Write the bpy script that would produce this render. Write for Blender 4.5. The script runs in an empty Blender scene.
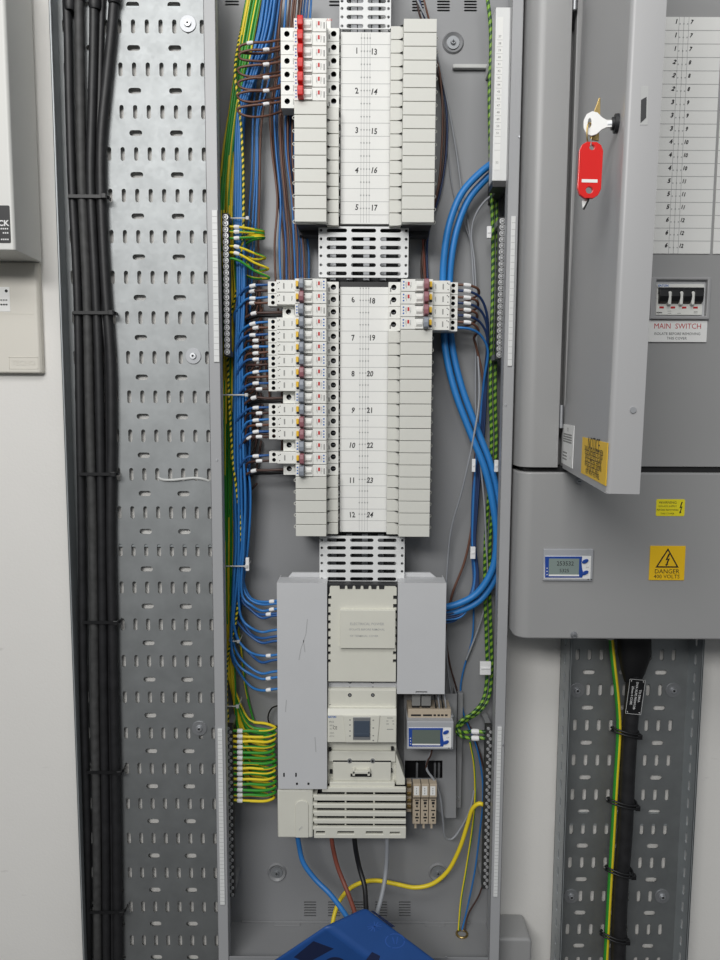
import bpy, bmesh, math, random
from mathutils import Vector, Matrix
from mathutils.geometry import tessellate_polygon
random.seed(7)
S = 0.001
ZC = 1450.0          # camera height above the floor, mm
DC = 1160.0          # camera distance from the wall, mm
F = 720.0
TH, RO = math.radians(5.7), math.radians(0.28)
_fw = Vector((0, math.cos(TH), -math.sin(TH)))
_r = Vector((1, 0, 0)); _u = Vector((0, math.sin(TH), math.cos(TH)))
CR = _r * math.cos(RO) + _u * math.sin(RO)
CU = _u * math.cos(RO) - _r * math.sin(RO)
scene = bpy.context.scene
COL = scene.collection


def U(px, py, h):
    """photo pixel on the plane h mm in front of the wall -> (x, h, z) in mm"""
    d = _fw * F + CR * (px - 360) - CU * (py - 480)
    t = (DC - h) / d.y
    return (d.x * t, h, d.z * t)


def UX(px, py, h): return U(px, py, h)[0]
def UZ(px, py, h): return U(px, py, h)[2]


# ------------------------------------------------------------------ materials
def lin(c):
    return tuple(((v / 255) / 12.92 if v / 255 <= 0.04045 else ((v / 255 + 0.055) / 1.055) ** 2.4) for v in c)


def mat(name, rgb, rough=0.5, metal=0.0, noise=0.0, nscale=40.0, bump=0.0, bscale=200.0, spec=0.5, coat=0.0):
    m = bpy.data.materials.new(name); m.use_nodes = True
    nt = m.node_tree; b = nt.nodes['Principled BSDF']
    c = lin(rgb)
    b.inputs['Base Color'].default_value = (*c, 1)
    b.inputs['Roughness'].default_value = rough
    b.inputs['Metallic'].default_value = metal
    b.inputs['Specular IOR Level'].default_value = spec
    if coat: b.inputs['Coat Weight'].default_value = coat
    tc = nt.nodes.new('ShaderNodeTexCoord')
    if noise:
        n = nt.nodes.new('ShaderNodeTexNoise'); n.inputs['Scale'].default_value = nscale
        n.inputs['Detail'].default_value = 4
        r = nt.nodes.new('ShaderNodeValToRGB')
        r.color_ramp.elements[0].position = 0.3; r.color_ramp.elements[1].position = 0.7
        r.color_ramp.elements[0].color = (*[v * (1 - noise) for v in c], 1)
        r.color_ramp.elements[1].color = (*[min(1, v * (1 + noise)) for v in c], 1)
        nt.links.new(tc.outputs['Object'], n.inputs['Vector'])
        nt.links.new(n.outputs['Fac'], r.inputs['Fac'])
        nt.links.new(r.outputs['Color'], b.inputs['Base Color'])
    if bump:
        n2 = nt.nodes.new('ShaderNodeTexNoise'); n2.inputs['Scale'].default_value = bscale
        bp = nt.nodes.new('ShaderNodeBump'); bp.inputs['Strength'].default_value = bump
        bp.inputs['Distance'].default_value = 0.0006
        nt.links.new(tc.outputs['Object'], n2.inputs['Vector'])
        nt.links.new(n2.outputs['Fac'], bp.inputs['Height'])
        nt.links.new(bp.outputs['Normal'], b.inputs['Normal'])
    return m


def galv(name, rgb, rough):
    m = mat(name, rgb, rough, 1.0, 0.08, 30, 0.05, 90)
    nt = m.node_tree; b = nt.nodes['Principled BSDF']
    tc = nt.nodes.new('ShaderNodeTexCoord')
    v = nt.nodes.new('ShaderNodeTexVoronoi'); v.inputs['Scale'].default_value = 160
    mr = nt.nodes.new('ShaderNodeMapRange')
    mr.inputs['To Min'].default_value = rough - .015; mr.inputs['To Max'].default_value = rough + .02
    nt.links.new(tc.outputs['Object'], v.inputs['Vector'])
    nt.links.new(v.outputs['Color'], mr.inputs['Value'])
    nt.links.new(mr.outputs['Result'], b.inputs['Roughness'])
    return m


def wall_mat():
    m = mat('painted_plaster', (228, 226, 222), 0.7, 0, 0.025, 3.5, 0.35, 260)
    nt = m.node_tree; b = nt.nodes['Principled BSDF']
    src = b.inputs['Base Color'].links[0].from_socket
    tc = nt.nodes.new('ShaderNodeTexCoord')
    mp = nt.nodes.new('ShaderNodeMapping'); mp.inputs['Scale'].default_value = (9, 9, 30)
    n = nt.nodes.new('ShaderNodeTexNoise'); n.inputs['Scale'].default_value = 1.6; n.inputs['Detail'].default_value = 5
    r = nt.nodes.new('ShaderNodeValToRGB')
    r.color_ramp.elements[0].position = 0.70; r.color_ramp.elements[1].position = 0.80
    r.color_ramp.elements[0].color = (0, 0, 0, 1); r.color_ramp.elements[1].color = (.4, .4, .4, 1)
    mx = nt.nodes.new('ShaderNodeMixRGB'); mx.inputs['Color2'].default_value = (*lin((150, 147, 142)), 1)
    nt.links.new(tc.outputs['Object'], mp.inputs['Vector']); nt.links.new(mp.outputs['Vector'], n.inputs['Vector'])
    nt.links.new(n.outputs['Fac'], r.inputs['Fac']); nt.links.new(r.outputs['Color'], mx.inputs['Fac'])
    nt.links.new(src, mx.inputs['Color1']); nt.links.new(mx.outputs['Color'], b.inputs['Base Color'])
    return m


M = dict(
    wall=wall_mat(),
    floor=mat('floor_vinyl', (66, 64, 62), 0.5, 0, .05, 8),
    galv=galv('galvanised_steel', (164, 167, 168), 0.60),
    galv2=mat('galvanised_steel_flange', (160, 165, 167), 0.45, .35, .05, 30),
    encl=mat('grey_enclosure_shaded', (142, 143, 145), 0.42, 0, .02, 5, .04, 500),  # enclosure paint lowered so the colour carries the shade of the recess
    encl_edge=mat('grey_enclosure_lip', (166, 167, 169), 0.38, 0, .02, 5, .04, 500),
    cab=mat('grey_cabinet_paint', (158, 158, 158), 0.40, 0, .015, 4, .05, 600),
    door=mat('grey_door_paint', (166, 166, 167), 0.36, 0, .015, 4, .05, 600),
    mod=mat('ivory_module_plastic', (214, 214, 207), 0.45, 0, .015, 60),
    mod2=mat('white_device_plastic', (232, 232, 227), 0.42, 0, .012, 60),
    card=mat('white_label_card', (234, 234, 231), 0.6, 0, .01, 30),
    beige=mat('beige_moulded_plastic', (217, 216, 205), 0.45, 0, .015, 40),
    shroud=mat('light_grey_sheet', (200, 201, 203), 0.42, 0.0, .02, 14),
    ventw=mat('white_vent_sheet', (226, 227, 227), 0.4, 0, .01, 20),
    black=mat('black_plastic', (22, 22, 24), 0.45),
    chassis=mat('dark_chassis', (38, 39, 42), 0.55),
    dark=mat('dark_recess', (26, 26, 27), 0.8),
    red=mat('red_toggle', (214, 36, 34), 0.35),
    greyt=mat('grey_toggle', (140, 146, 156), 0.4),
    maroon=mat('maroon_toggle', (150, 98, 106), 0.4),
    yellow=mat('yellow_button', (236, 190, 40), 0.4),
    pblue=mat('blue_print', (38, 98, 176), 0.5),
    pgrey=mat('grey_print', (140, 140, 138), 0.6),
    pred=mat('red_print', (192, 34, 38), 0.5),
    pblack=mat('black_print', (28, 28, 30), 0.6),
    pwhite=mat('white_print', (225, 225, 225), 0.6),
    line=mat('fine_grey_line', (176, 177, 176), 0.6),
    wblue=mat('blue_insulation', (46, 116, 184), 0.42, 0, .08, 25),
    wblue2=mat('deep_blue_insulation', (38, 86, 146), 0.42, 0, .08, 25),
    wnavy=mat('navy_insulation', (32, 54, 96), 0.42, 0, .08, 25),
    bigblue=mat('bright_blue_cable', (42, 126, 198), 0.45, 0, .06, 30),
    wbrown=mat('brown_insulation', (108, 74, 60), 0.45, 0, .08, 25),
    dbrown=mat('dark_brown_insulation', (74, 52, 46), 0.45, 0, .08, 25),
    rbrown=mat('red_brown_cable', (124, 66, 52), 0.5, 0, .15, 60),
    wgreen=mat('green_insulation', (56, 150, 52), 0.42, 0, .08, 25),
    wyellow=mat('yellow_insulation', (238, 212, 48), 0.42, 0, .06, 25),
    lime=mat('lime_insulation', (128, 172, 50), 0.42, 0, .06, 25),
    dgreen=mat('dark_green_insulation', (24, 74, 34), 0.45, 0, .06, 25),
    wgrey=mat('grey_insulation', (150, 153, 158), 0.45, 0, .05, 25),
    cable=mat('black_sheath', (34, 34, 36), 0.5, 0, .30, 60, .25, 300),
    cable2=mat('dusty_black_sheath', (64, 64, 64), 0.6, 0, .28, 90, .25, 300),
    sleeve=mat('white_sleeve', (236, 236, 236), 0.5),
    tie_w=mat('clear_nylon', (196, 197, 195), 0.4),
    steel=mat('bright_steel', (205, 207, 210), 0.4, .8),
    steel2=mat('dull_steel', (165, 167, 170), 0.5, .75),
    nickel=mat('nickel_screw', (214, 215, 216), 0.35, .35),
    bardark=mat('dark_bar', (72, 72, 72), 0.5, .5),
    washer=mat('zinc_washer', (150, 153, 156), 0.55, .5),
    brass=mat('brass', (190, 165, 110), 0.35, 1.0),
    lcd=mat('lcd_glass', (104, 114, 108), 0.15),
    lcd2=mat('lcd_glass_lit', (136, 150, 146), 0.15),
    screen=mat('smoky_window', (74, 84, 98), 0.12),
    mblue=mat('blue_bezel', (36, 74, 158), 0.4),
    mgrey=mat('grey_meter_case', (170, 172, 176), 0.42),
    case=mat('blue_case_plastic', (30, 76, 142), 0.48, 0, .05, 20, .12, 120),
    caseshade=mat('blue_recess_shade', (12, 28, 66), 0.7),  # darker case blue with the recess shade put into the colour
    signy=mat('yellow_sign', (244, 198, 30), 0.45),
    signy2=mat('bright_yellow_label', (240, 226, 40), 0.45),
    signw=mat('white_sign', (240, 240, 238), 0.45),
    tag=mat('red_tag_plastic', (222, 34, 30), 0.25, coat=.4),
    keyw=mat('white_key_bow', (240, 240, 238), 0.35),
    pbox=mat('white_box_paint', (214, 214, 210), 0.4, 0, .01, 10),
    pboxs=mat('cream_faceplate', (218, 214, 204), 0.45, 0, .01, 10),
    tblk=mat('sand_terminal_plastic', (186, 172, 152), 0.5),
    white=mat('white_cover', (222, 223, 222), 0.42),
)

# ------------------------------------------------------------------ mesh builder
ORI = {}


class MB:
    def __init__(s):
        s.v = []; s.f = []; s.m = []

    def face(s, pts, m=0):
        i = len(s.v); s.v += [tuple(p) for p in pts]; s.f.append(tuple(range(i, i + len(pts)))); s.m.append(m)

    def _add(s, vs, fs, m):
        i = len(s.v); s.v += vs
        for f in fs:
            s.f.append(tuple(a + i for a in f)); s.m.append(m)

    def box(s, x0, x1, h0, h1, z0, z1, m=0):
        vs = [(x, h, z) for x in (x0, x1) for h in (h0, h1) for z in (z0, z1)]
        fs = [(0, 1, 3, 2), (4, 6, 7, 5), (0, 4, 5, 1), (2, 3, 7, 6), (0, 2, 6, 4), (1, 5, 7, 3)]
        s._add(vs, fs, m); return s

    def prism(s, poly, ax, a0, a1, m=0):
        """ax 'z': poly in (x,h); 'x': poly in (h,z); 'h': poly in (x,z)"""
        def P(p, a): return {'z': (p[0], p[1], a), 'x': (a, p[0], p[1]), 'h': (p[0], a, p[1])}[ax]
        n = len(poly)
        vs = [P(p, a0) for p in poly] + [P(p, a1) for p in poly]
        fs = [tuple(range(n)), tuple(range(2 * n - 1, n - 1, -1))]
        fs += [(i, (i + 1) % n, n + (i + 1) % n, n + i) for i in range(n)]
        s._add(vs, fs, m); return s

    def plate(s, outer, holes, h0, h1, m=0):
        """flat sheet in (x,z), front at h1, with real holes"""
        loops = [outer] + holes
        tris = tessellate_polygon([[Vector((p[0], p[1], 0)) for p in l] for l in loops])
        pts = [p for l in loops for p in l]; n = len(pts)
        vs = [(p[0], h1, p[1]) for p in pts] + [(p[0], h0, p[1]) for p in pts]
        fs = [tuple(t) for t in tris] + [tuple(n + a for a in reversed(t)) for t in tris]
        b = 0
        for l in loops:
            k = len(l)
            fs += [(b + i, b + (i + 1) % k, n + b + (i + 1) % k, n + b + i) for i in range(k)]
            b += k
        s._add(vs, fs, m); return s

    def cyl(s, cx, cz, h0, h1, r, n=16, m=0, r1=None, cap=True):
        r1 = r if r1 is None else r1
        a = [2 * math.pi * i / n for i in range(n)]
        vs = [(cx + r * math.cos(t), h0, cz + r * math.sin(t)) for t in a] + [(cx + r1 * math.cos(t), h1, cz + r1 * math.sin(t)) for t in a]
        fs = [(i, (i + 1) % n, n + (i + 1) % n, n + i) for i in range(n)]
        if cap: fs += [tuple(range(n)), tuple(range(n, 2 * n))]
        s._add(vs, fs, m); return s

    def tube(s, P, r, n=8, mf=0, cap=True, flat=1.0):
        P = [Vector(p) for p in P]; k = len(P)
        T = [(P[min(i + 1, k - 1)] - P[max(i - 1, 0)]).normalized() for i in range(k)]
        N = T[0].cross(Vector((0, 1, 0)))
        if N.length < 1e-3: N = T[0].cross(Vector((1, 0, 0)))
        N.normalize(); base = len(s.v)
        for i in range(k):
            N = (N - T[i] * N.dot(T[i]))
            if N.length < 1e-6: N = T[i].orthogonal()
            N.normalize(); B = T[i].cross(N)
            rr = r[i] if isinstance(r, (list, tuple)) else r
            for j in range(n):
                a = 2 * math.pi * j / n
                s.v.append(tuple(P[i] + N * (rr * math.cos(a)) + B * (rr * flat * math.sin(a))))
        for i in range(k - 1):
            for j in range(n):
                j2 = (j + 1) % n
                s.f.append((base + i * n + j, base + i * n + j2, base + (i + 1) * n + j2, base + (i + 1) * n + j))
                s.m.append(mf(i, j, n) if callable(mf) else mf)
        if cap:
            mm = mf(0, 0, n) if callable(mf) else mf
            s.f.append(tuple(base + j for j in range(n))); s.m.append(mm)
            s.f.append(tuple(base + (k - 1) * n + j for j in range(n))); s.m.append(mm)
        return s

    def text(s, body, size, cx, h, cz, m=0, rot=0.0, shear=0.0, bold=0.0, sx=1.0, fn=None):
        for tri in text_tris(body, bold):
            o = []
            for (x, y) in tri:
                x = x * sx + y * shear
                X = (x * math.cos(rot) - y * math.sin(rot)) * size; Y = (x * math.sin(rot) + y * math.cos(rot)) * size
                o.append(fn(cx + X, cz + Y) if fn else (cx + X, h, cz + Y))
            s.face(o, m)
        return s

    def build(s, name, mats, parent=None, bevel=0, smooth=False, origin=None, seg=2):
        if not isinstance(mats, (list, tuple)): mats = [mats]
        if parent is not None: O = ORI[parent]
        elif origin is not None: O = origin
        else:
            xs, hs, zs = zip(*s.v); O = ((min(xs) + max(xs)) / 2, min(hs), min(zs))
        me = bpy.data.meshes.new(name)
        me.from_pydata([((x - O[0]) * S, -(h - O[1]) * S, (z - O[2]) * S) for x, h, z in s.v], [], s.f)
        for mm in mats: me.materials.append(M[mm] if isinstance(mm, str) else mm)
        me.polygons.foreach_set('material_index', s.m)
        bm = bmesh.new(); bm.from_mesh(me)
        bmesh.ops.recalc_face_normals(bm, faces=bm.faces); bm.to_mesh(me); bm.free()
        if smooth:
            me.polygons.foreach_set('use_smooth', [True] * len(me.polygons))
            me.set_sharp_from_angle(angle=math.radians(50))
        o = bpy.data.objects.new(name, me); COL.objects.link(o)
        if parent is not None:
            o.parent = parent
        else:
            o.location = (O[0] * S, -O[1] * S, (O[2] + ZC) * S)
        ORI[o] = O
        if bevel:
            bv = o.modifiers.new('bevel', 'BEVEL'); bv.width = bevel * S; bv.segments = seg
            bv.limit_method = 'ANGLE'; bv.angle_limit = math.radians(40)
        return o


_tc = {}


def text_tris(body, bold=0.0):
    key = (body, bold)
    if key in _tc: return _tc[key]
    cu = bpy.data.curves.new('lettering', 'FONT'); cu.body = body; cu.size = 1; cu.align_x = 'CENTER'; cu.align_y = 'CENTER'
    cu.offset = bold; cu.resolution_u = 2
    ob = bpy.data.objects.new('lettering', cu); COL.objects.link(ob)
    dg = bpy.context.evaluated_depsgraph_get(); dg.update()
    me = ob.evaluated_get(dg).to_mesh(); me.calc_loop_triangles()
    out = [[(me.vertices[i].co.x, me.vertices[i].co.y) for i in t.vertices] for t in me.loop_triangles]
    ob.evaluated_get(dg).to_mesh_clear()
    bpy.data.objects.remove(ob); bpy.data.curves.remove(cu)
    _tc[key] = out
    return out


def tag(o, label=None, cat=None, group=None, kind=None):
    if label: o['label'] = label
    if cat: o['category'] = cat
    if group: o['group'] = group
    if kind: o['kind'] = kind
    return o


def thing(name, label, cat, O, group=None):
    o = bpy.data.objects.new(name, None); COL.objects.link(o)
    o.empty_display_size = .02
    o.location = (O[0] * S, -O[1] * S, (O[2] + ZC) * S); ORI[o] = tuple(O)
    return tag(o, label, cat, group)


def dup(root, O, label=None):
    r = root.copy(); COL.objects.link(r)
    r.location = (O[0] * S, -O[1] * S, (O[2] + ZC) * S); ORI[r] = tuple(O)
    if label: r['label'] = label
    for ch in list(root.children):
        c = ch.copy(); COL.objects.link(c); c.parent = r
        for g in list(ch.children):
            d = g.copy(); COL.objects.link(d); d.parent = c
    return r


ORD = ['first', 'second', 'third', 'fourth', 'fifth', 'sixth', 'seventh', 'eighth', 'ninth', 'tenth', 'eleventh', 'twelfth',
       'thirteenth', 'fourteenth', 'fifteenth', 'sixteenth', 'seventeenth', 'eighteenth', 'nineteenth', 'twentieth']


def stadium(cx, cz, w, hgt, n=5):
    """rounded slot outline in (x,z)"""
    out = []
    if w >= hgt:
        r = hgt / 2; d = w / 2 - r
        for i in range(n + 1): a = -math.pi / 2 + math.pi * i / n; out.append((cx + d + r * math.cos(a), cz + r * math.sin(a)))
        for i in range(n + 1): a = math.pi / 2 + math.pi * i / n; out.append((cx - d + r * math.cos(a), cz + r * math.sin(a)))
    else:
        r = w / 2; d = hgt / 2 - r
        for i in range(n + 1): a = math.pi * i / n; out.append((cx + r * math.cos(a), cz + d + r * math.sin(a)))
        for i in range(n + 1): a = math.pi + math.pi * i / n; out.append((cx + r * math.cos(a), cz - d + r * math.sin(a)))
    return out


def rect(x0, x1, z0, z1): return [(x0, z0), (x1, z0), (x1, z1), (x0, z1)]


def rrect(x0, x1, z0, z1, r, n=4):
    out = []
    for cx, cz, a0 in ((x1 - r, z0 + r, -90), (x1 - r, z1 - r, 0), (x0 + r, z1 - r, 90), (x0 + r, z0 + r, 180)):
        for i in range(n + 1):
            a = math.radians(a0 + 90 * i / n); out.append((cx + r * math.cos(a), cz + r * math.sin(a)))
    return out


def spline(P, step=5.0):
    P = [Vector(p) for p in P]
    if len(P) == 2:
        k = max(2, int((P[1] - P[0]).length / step)); return [P[0].lerp(P[1], i / k) for i in range(k + 1)]
    Q = [P[0] * 2 - P[1]] + P + [P[-1] * 2 - P[-2]]
    out = []
    for i in range(1, len(Q) - 2):
        p0, p1, p2, p3 = Q[i - 1], Q[i], Q[i + 1], Q[i + 2]
        # centripetal-ish tangents
        d0 = max((p1 - p0).length, 1e-3) ** .5; d1 = max((p2 - p1).length, 1e-3) ** .5; d2 = max((p3 - p2).length, 1e-3) ** .5
        m1 = ((p1 - p0) / d0 - (p2 - p0) / (d0 + d1) + (p2 - p1) / d1) * d1
        m2 = ((p2 - p1) / d1 - (p3 - p1) / (d1 + d2) + (p3 - p2) / d2) * d1
        k = max(3, int((p2 - p1).length / step))
        for j in range(k):
            t = j / k
            out.append(p1 * (2 * t ** 3 - 3 * t ** 2 + 1) + m1 * (t ** 3 - 2 * t ** 2 + t) + p2 * (-2 * t ** 3 + 3 * t ** 2) + m2 * (t ** 3 - t ** 2))
    out.append(P[-1]); return out


def gy_stripe(turn=0.0, ph=0):
    def f(i, j, n): return 0 if (int(j + ph + i * turn) % n) < n // 2 else 1
    return f


def helix(i, j, n): return 0 if ((j + i) % n) < n // 2 else 1


def wire(name, label, cat, pts, r, mats, group=None, mf=0, marks=(), n=8, step=6.0, sleeve='sleeve', mlen=9):
    """pts in (px,py,h)"""
    P = spline([U(*p) for p in pts], step)
    mb = MB(); mb.tube(P, r, n, mf)
    o = mb.build(name, mats, smooth=True); tag(o, label, cat, group)
    for (mx, my) in marks:
        best = None
        for i, p in enumerate(P):
            q = U(mx, my, p[1]); d = (p[0] - q[0]) ** 2 + (p[2] - q[2]) ** 2
            if best is None or d < best[0] - 1e-6: best = (d, i)
        c = best[1]
        T = (P[min(c + 1, len(P) - 1)] - P[max(c - 1, 0)]).normalized()
        a = P[c] - T * (mlen / 2)
        k = MB(); k.tube([a + T * (mlen * q / 4) for q in range(5)], [r * 1.35, r * 1.6, r * 1.6, r * 1.6, r * 1.35], 10)
        k.build('wire_marker', sleeve, o, smooth=True)
    return o


# ================================================================== SETTING
mb = MB(); mb.box(-1500, 1500, -60, 0, -ZC, 1250)
tag(mb.build('wall_back', 'wall'), kind='structure')
mb = MB(); mb.box(-1500, 1500, -60, 2600, -ZC - 50, -ZC)
tag(mb.build('floor', 'floor'), kind='structure')


# ------------------------------------------------------------------ perforated trays
def cable_tray(label, x0, x1, ztop, zbot, cols, zrow, zrowpitch, hcols, base_h, fl_h, pitch, bolts, holes_side):
    """cols: x of upright slots; hcols: x of flat slots; zrow: z of one flat-slot row"""
    O = ((x0 + x1) / 2, 0, zbot)
    t = thing('cable_tray', label, 'cable tray', O)
    k0 = int(math.floor((ztop - zrow) / zrowpitch)); 
    mb = MB(); z_hi = ztop
    k = k0
    # one strip per half pitch so that each strip tessellates cleanly
    edges = []
    z = zrow + k0 * zrowpitch
    strips = []
    while z > zbot + zrowpitch:
        strips.append((z, 'h')); strips.append((z - zrowpitch / 2, 'v')); z -= zrowpitch
    top = strips[0][0] + zrowpitch / 4
    for (zc, ty) in strips:
        a, b = zc - zrowpitch / 4, zc + zrowpitch / 4
        if ty == 'h': hs = [stadium(x, zc, 20, 8.5) for x in hcols]
        else: hs = [stadium(x, zc, 6.5, 20.5) for x in cols]
        mb.plate(rect(x0, x1, a, b), hs, base_h - 1.6, base_h)
    bot = strips[-1][0] - zrowpitch / 4
    base = mb.build('tray_base', 'galv', t)
    for sgn, xe in ((-1, x0), (1, x1)):
        f = MB()
        # upright flange with a rolled lip
        if holes_side:
            zz = top; 
            hs = []
            while zz - 15 > bot:
                hs.append([(p[0], p[1]) for p in stadium(base_h + (fl_h - base_h) * .5, zz - 15, 6.5, 18)]); zz -= zrowpitch / 2
            loops_outer = [(base_h - 1.6, bot), (fl_h, bot), (fl_h, top), (base_h - 1.6, top)]
            tmp = MB(); tmp.plate(loops_outer, hs, 0, 1.6)
            for fa, mi in zip(tmp.f, tmp.m):
                f.face([(xe - (1.6 if sgn > 0 else 0) + tmp.v[i][1], tmp.v[i][0], tmp.v[i][2]) for i in fa], mi)
        else:
            f.box(xe - (1.6 if sgn > 0 else 0), xe + (1.6 if sgn < 0 else 0), base_h - 1.6, fl_h, bot, top)
        xa, xb = (xe, xe + 4) if sgn < 0 else (xe - 4, xe)
        f.box(xa, xb, fl_h - 1.6, fl_h, bot, top)
        f.box(*((xb - 1.6, xb) if sgn < 0 else (xa, xa + 1.6)), fl_h - 6, fl_h, bot, top)
        f.build('flange', 'galv2', t, bevel=.5)
    for (bx, bz) in bolts:
        w = MB(); w.cyl(bx, bz, base_h, base_h + 1.6, 12.5, 28); w.build('washer', 'steel2', t, bevel=.4)
        w = MB(); w.cyl(bx, bz, 0, base_h + 5, 3.2, 16); w.cyl(bx, bz, base_h + 1.6, base_h + 4.5, 5.5, 20, r1=4.6)
        w.cyl(bx, bz, base_h + 4.5, base_h + 5.2, 2.0, 6, m=1)
        w.build('screw', ['steel', 'dark'], t, smooth=True)
    # fixing struts against the wall
    for zz in (top - 150, (top + bot) / 2, bot + 150):
        w = MB(); w.box(x0 + 2, x1 - 2, 0, base_h - 1.6, zz - 10, zz + 10)
        w.build('support_strut', 'galv2', t)
    return t


H_T = 9
xpitch = (UX(174.3, 26, H_T) - UX(119.3, 26, H_T)) / 4
xc0 = UX(119.3, 26, H_T)
cols = [xc0 + xpitch * i for i in range(-4, 7)]
zr = UZ(150, 48, H_T); zp = (UZ(150, 5, H_T) - UZ(150, 924, H_T)) / 24
xr_edge = -222
cols = [c for c in cols if c < xr_edge - 4]
hc = [xc0 + xpitch * i for i in (-2, 1, 4)]
x_left = UX(58.8, 293, 38)
cable_tray('wide perforated galvanised cable tray left of the open panel, carrying black cables', x_left, xr_edge, zr + 3 * zp, UZ(150, 1100, H_T), cols, zr, zp, hc, H_T, 38, xpitch,
           [(UX(188, 24, H_T), UZ(188, 24, H_T)), (UX(193.3, 356, H_T), UZ(193, 356, H_T)), (UX(199.5, 728, H_T), UZ(199, 728, H_T))], False)
# right tray
xq = UX(590, 800, H_T); xc = UX(589, 671, H_T)
x0r, x1r = UX(556, 800, H_T), UX(682, 800, H_T)
cx6 = (UX(661, 672, H_T) - xc) / 6
colsr = [xc + cx6 * i for i in range(-1, 8)]
zr2 = UZ(589, 672, H_T)
zp2 = (UZ(589, 672, H_T) - UZ(582, 946, H_T)) / 8
cable_tray('perforated galvanised cable tray under the closed grey cabinet, carrying one fat cable', x0r, x1r, UZ(600, 560, H_T), UZ(600, 1100, H_T), colsr, zr2, zp2, [xc, xc + 3 * cx6, xc + 6 * cx6], H_T, 58, cx6,
           [(UX(*p, H_T), UZ(*p, H_T)) for p in ((577, 690), (673, 690), (571, 896), (662, 896))], True)

# ================================================================== ENCLOSURE
XL, XR = -219.0, 222.3           # outer sides
ZT = UZ(360, -60, 110); ZF = UZ(300, 922, 6); ZB = ZF - 2
HB, HF = 6.0, 110.0
t = thing('panel_enclosure', 'tall open grey steel enclosure holding the circuit breakers and loose wiring', 'enclosure', (0, 0, ZB))
ENC = t
mb = MB(); mb.box(XL + 1, XR - 1, 1, HB, ZB, ZT); 
# vent slots and dimples go through the back sheet
back_holes = []
def vents(x0, x1, y0, y1, n):
    for i in range(n):
        yy = y0 + (y1 - y0) * (i + .5) / n
        a = UX(x0, yy, HB); b = UX(x1, yy, HB); z = UZ((x0 + x1) / 2, yy, HB)
        back_holes.append(stadium((a + b) / 2, z, b - a, 2.6, 3))
vents(225, 239, 0, 6, 2); vents(329, 344, 0, 7, 2); vents(437, 450, 0, 12, 4); vents(464, 477, 0, 12, 4); vents(412, 424, 0, 12, 4)
for vx in (304, 328, 351.5, 375, 398.5): vents(vx, vx + 12.5, 901, 917, 6)
mb = MB(); mb.plate(rect(XL + 1, XR - 1, ZB, ZT), back_holes, 3.5, HB); mb.box(XL + 1, XR - 1, 1, 1.6, ZB, ZT, 1)
mb.build('back_plate', ['encl', 'dark'], t)
for nm, a, b, li in (('side_panel', XL, XL + 1.8, 1), ('side_panel', XR - 1.8, XR, -1)):
    mb = MB(); mb.box(a, b, 1, HF, ZB - 40, ZT)
    lip0, lip1 = (a, a + 17) if li > 0 else (b - 16.5, b)
    mb.box(lip0, lip1, HF - 1.8, HF, ZB - 40, ZT)
    e0, e1 = (lip1 - 1.8, lip1) if li > 0 else (lip0, lip0 + 1.8)
    mb.box(e0, e1, HF - 16, HF, ZF, ZT)
    mb.build(nm, 'encl_edge', t, bevel=.8)
mb = MB(); mb.box(XL + 2, XR - 2, 1, HF - 2, ZB, ZF)
zl = UZ(300, 957, HF)
mb.box(XL + 17.2, XR - 16.7, HF - 1.8, HF, ZB - 40, zl)
mb.box(XL + 2, XR - 2, 1, HF - 2, ZB - 40, ZB - 38)
mb.box(UX(242, 925, HB), UX(470, 925, HB), HB, HB + 3, ZF, ZF + 3)
mb.box(UX(274, 926, 16), UX(300, 926, 16), HB, 16, ZF, ZF + 1.2); mb.box(UX(425, 926, 16), UX(445, 926, 16), HB, 16, ZF, ZF + 1.2)
mb.build('bottom_plate', 'encl', t, bevel=.6)
for (px, py, rr) in ((453, 43, 16.5), (277, 872, 16.5), (438, 872, 16.5)):
    x, _, z = U(px, py, HB)
    mb = MB()
    n = 28
    for (ra, rb, ha, hb) in ((rr, rr - 2, HB + .2, HB + 3.4), (rr - 2, rr - 6, HB + 3.4, HB + .4)):
        mb.cyl(x, z, ha, hb, ra, n, r1=rb, cap=False)
    mb.build('dimple_ring', 'encl', t, smooth=True)
    mb = MB(); mb.cyl(x, z, HB + .2, HB + 2.2, 9.5, 28); mb.cyl(x, z, HB + 2.2, HB + 5.5, 4.2, 18, r1=3.4); mb.box(x - 2.4, x + 2.4, HB + 5.3, HB + 5.9, z - .5, z + .5, 1); mb.box(x - .5, x + .5, HB + 5.3, HB + 5.9, z - 2.4, z + 2.4, 1)
    mb.build('fixing_screw', ['washer', 'dark'], t, smooth=True)
for (px, py) in ((217, 460), (216, 320), (505.5, 405), (510, 290), (503, 745), (519, 137), (446, 957)):
    x, _, z = U(px, py, HF); mb = MB(); mb.cyl(x, z, HF, HF + 1.5, 1.8, 12, r1=1.2); mb.build('rivet', 'steel', t)

# grey trunking corner at the floor of the picture, right of the enclosure
x0 = XR + 1 + 40; x1 = UX(532, 945, 60)
mb = MB(); mb.prism(rrect(x0 - 40, x1, UZ(520, 1060, 60), UZ(520, 939, 60), 8), 'h', 0, 60)
tag(mb.build('trunking', 'cab', bevel=4, seg=3, smooth=True), 'grey rounded trunking end on the white wall at lower right corner of the open enclosure', 'trunking')

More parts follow.
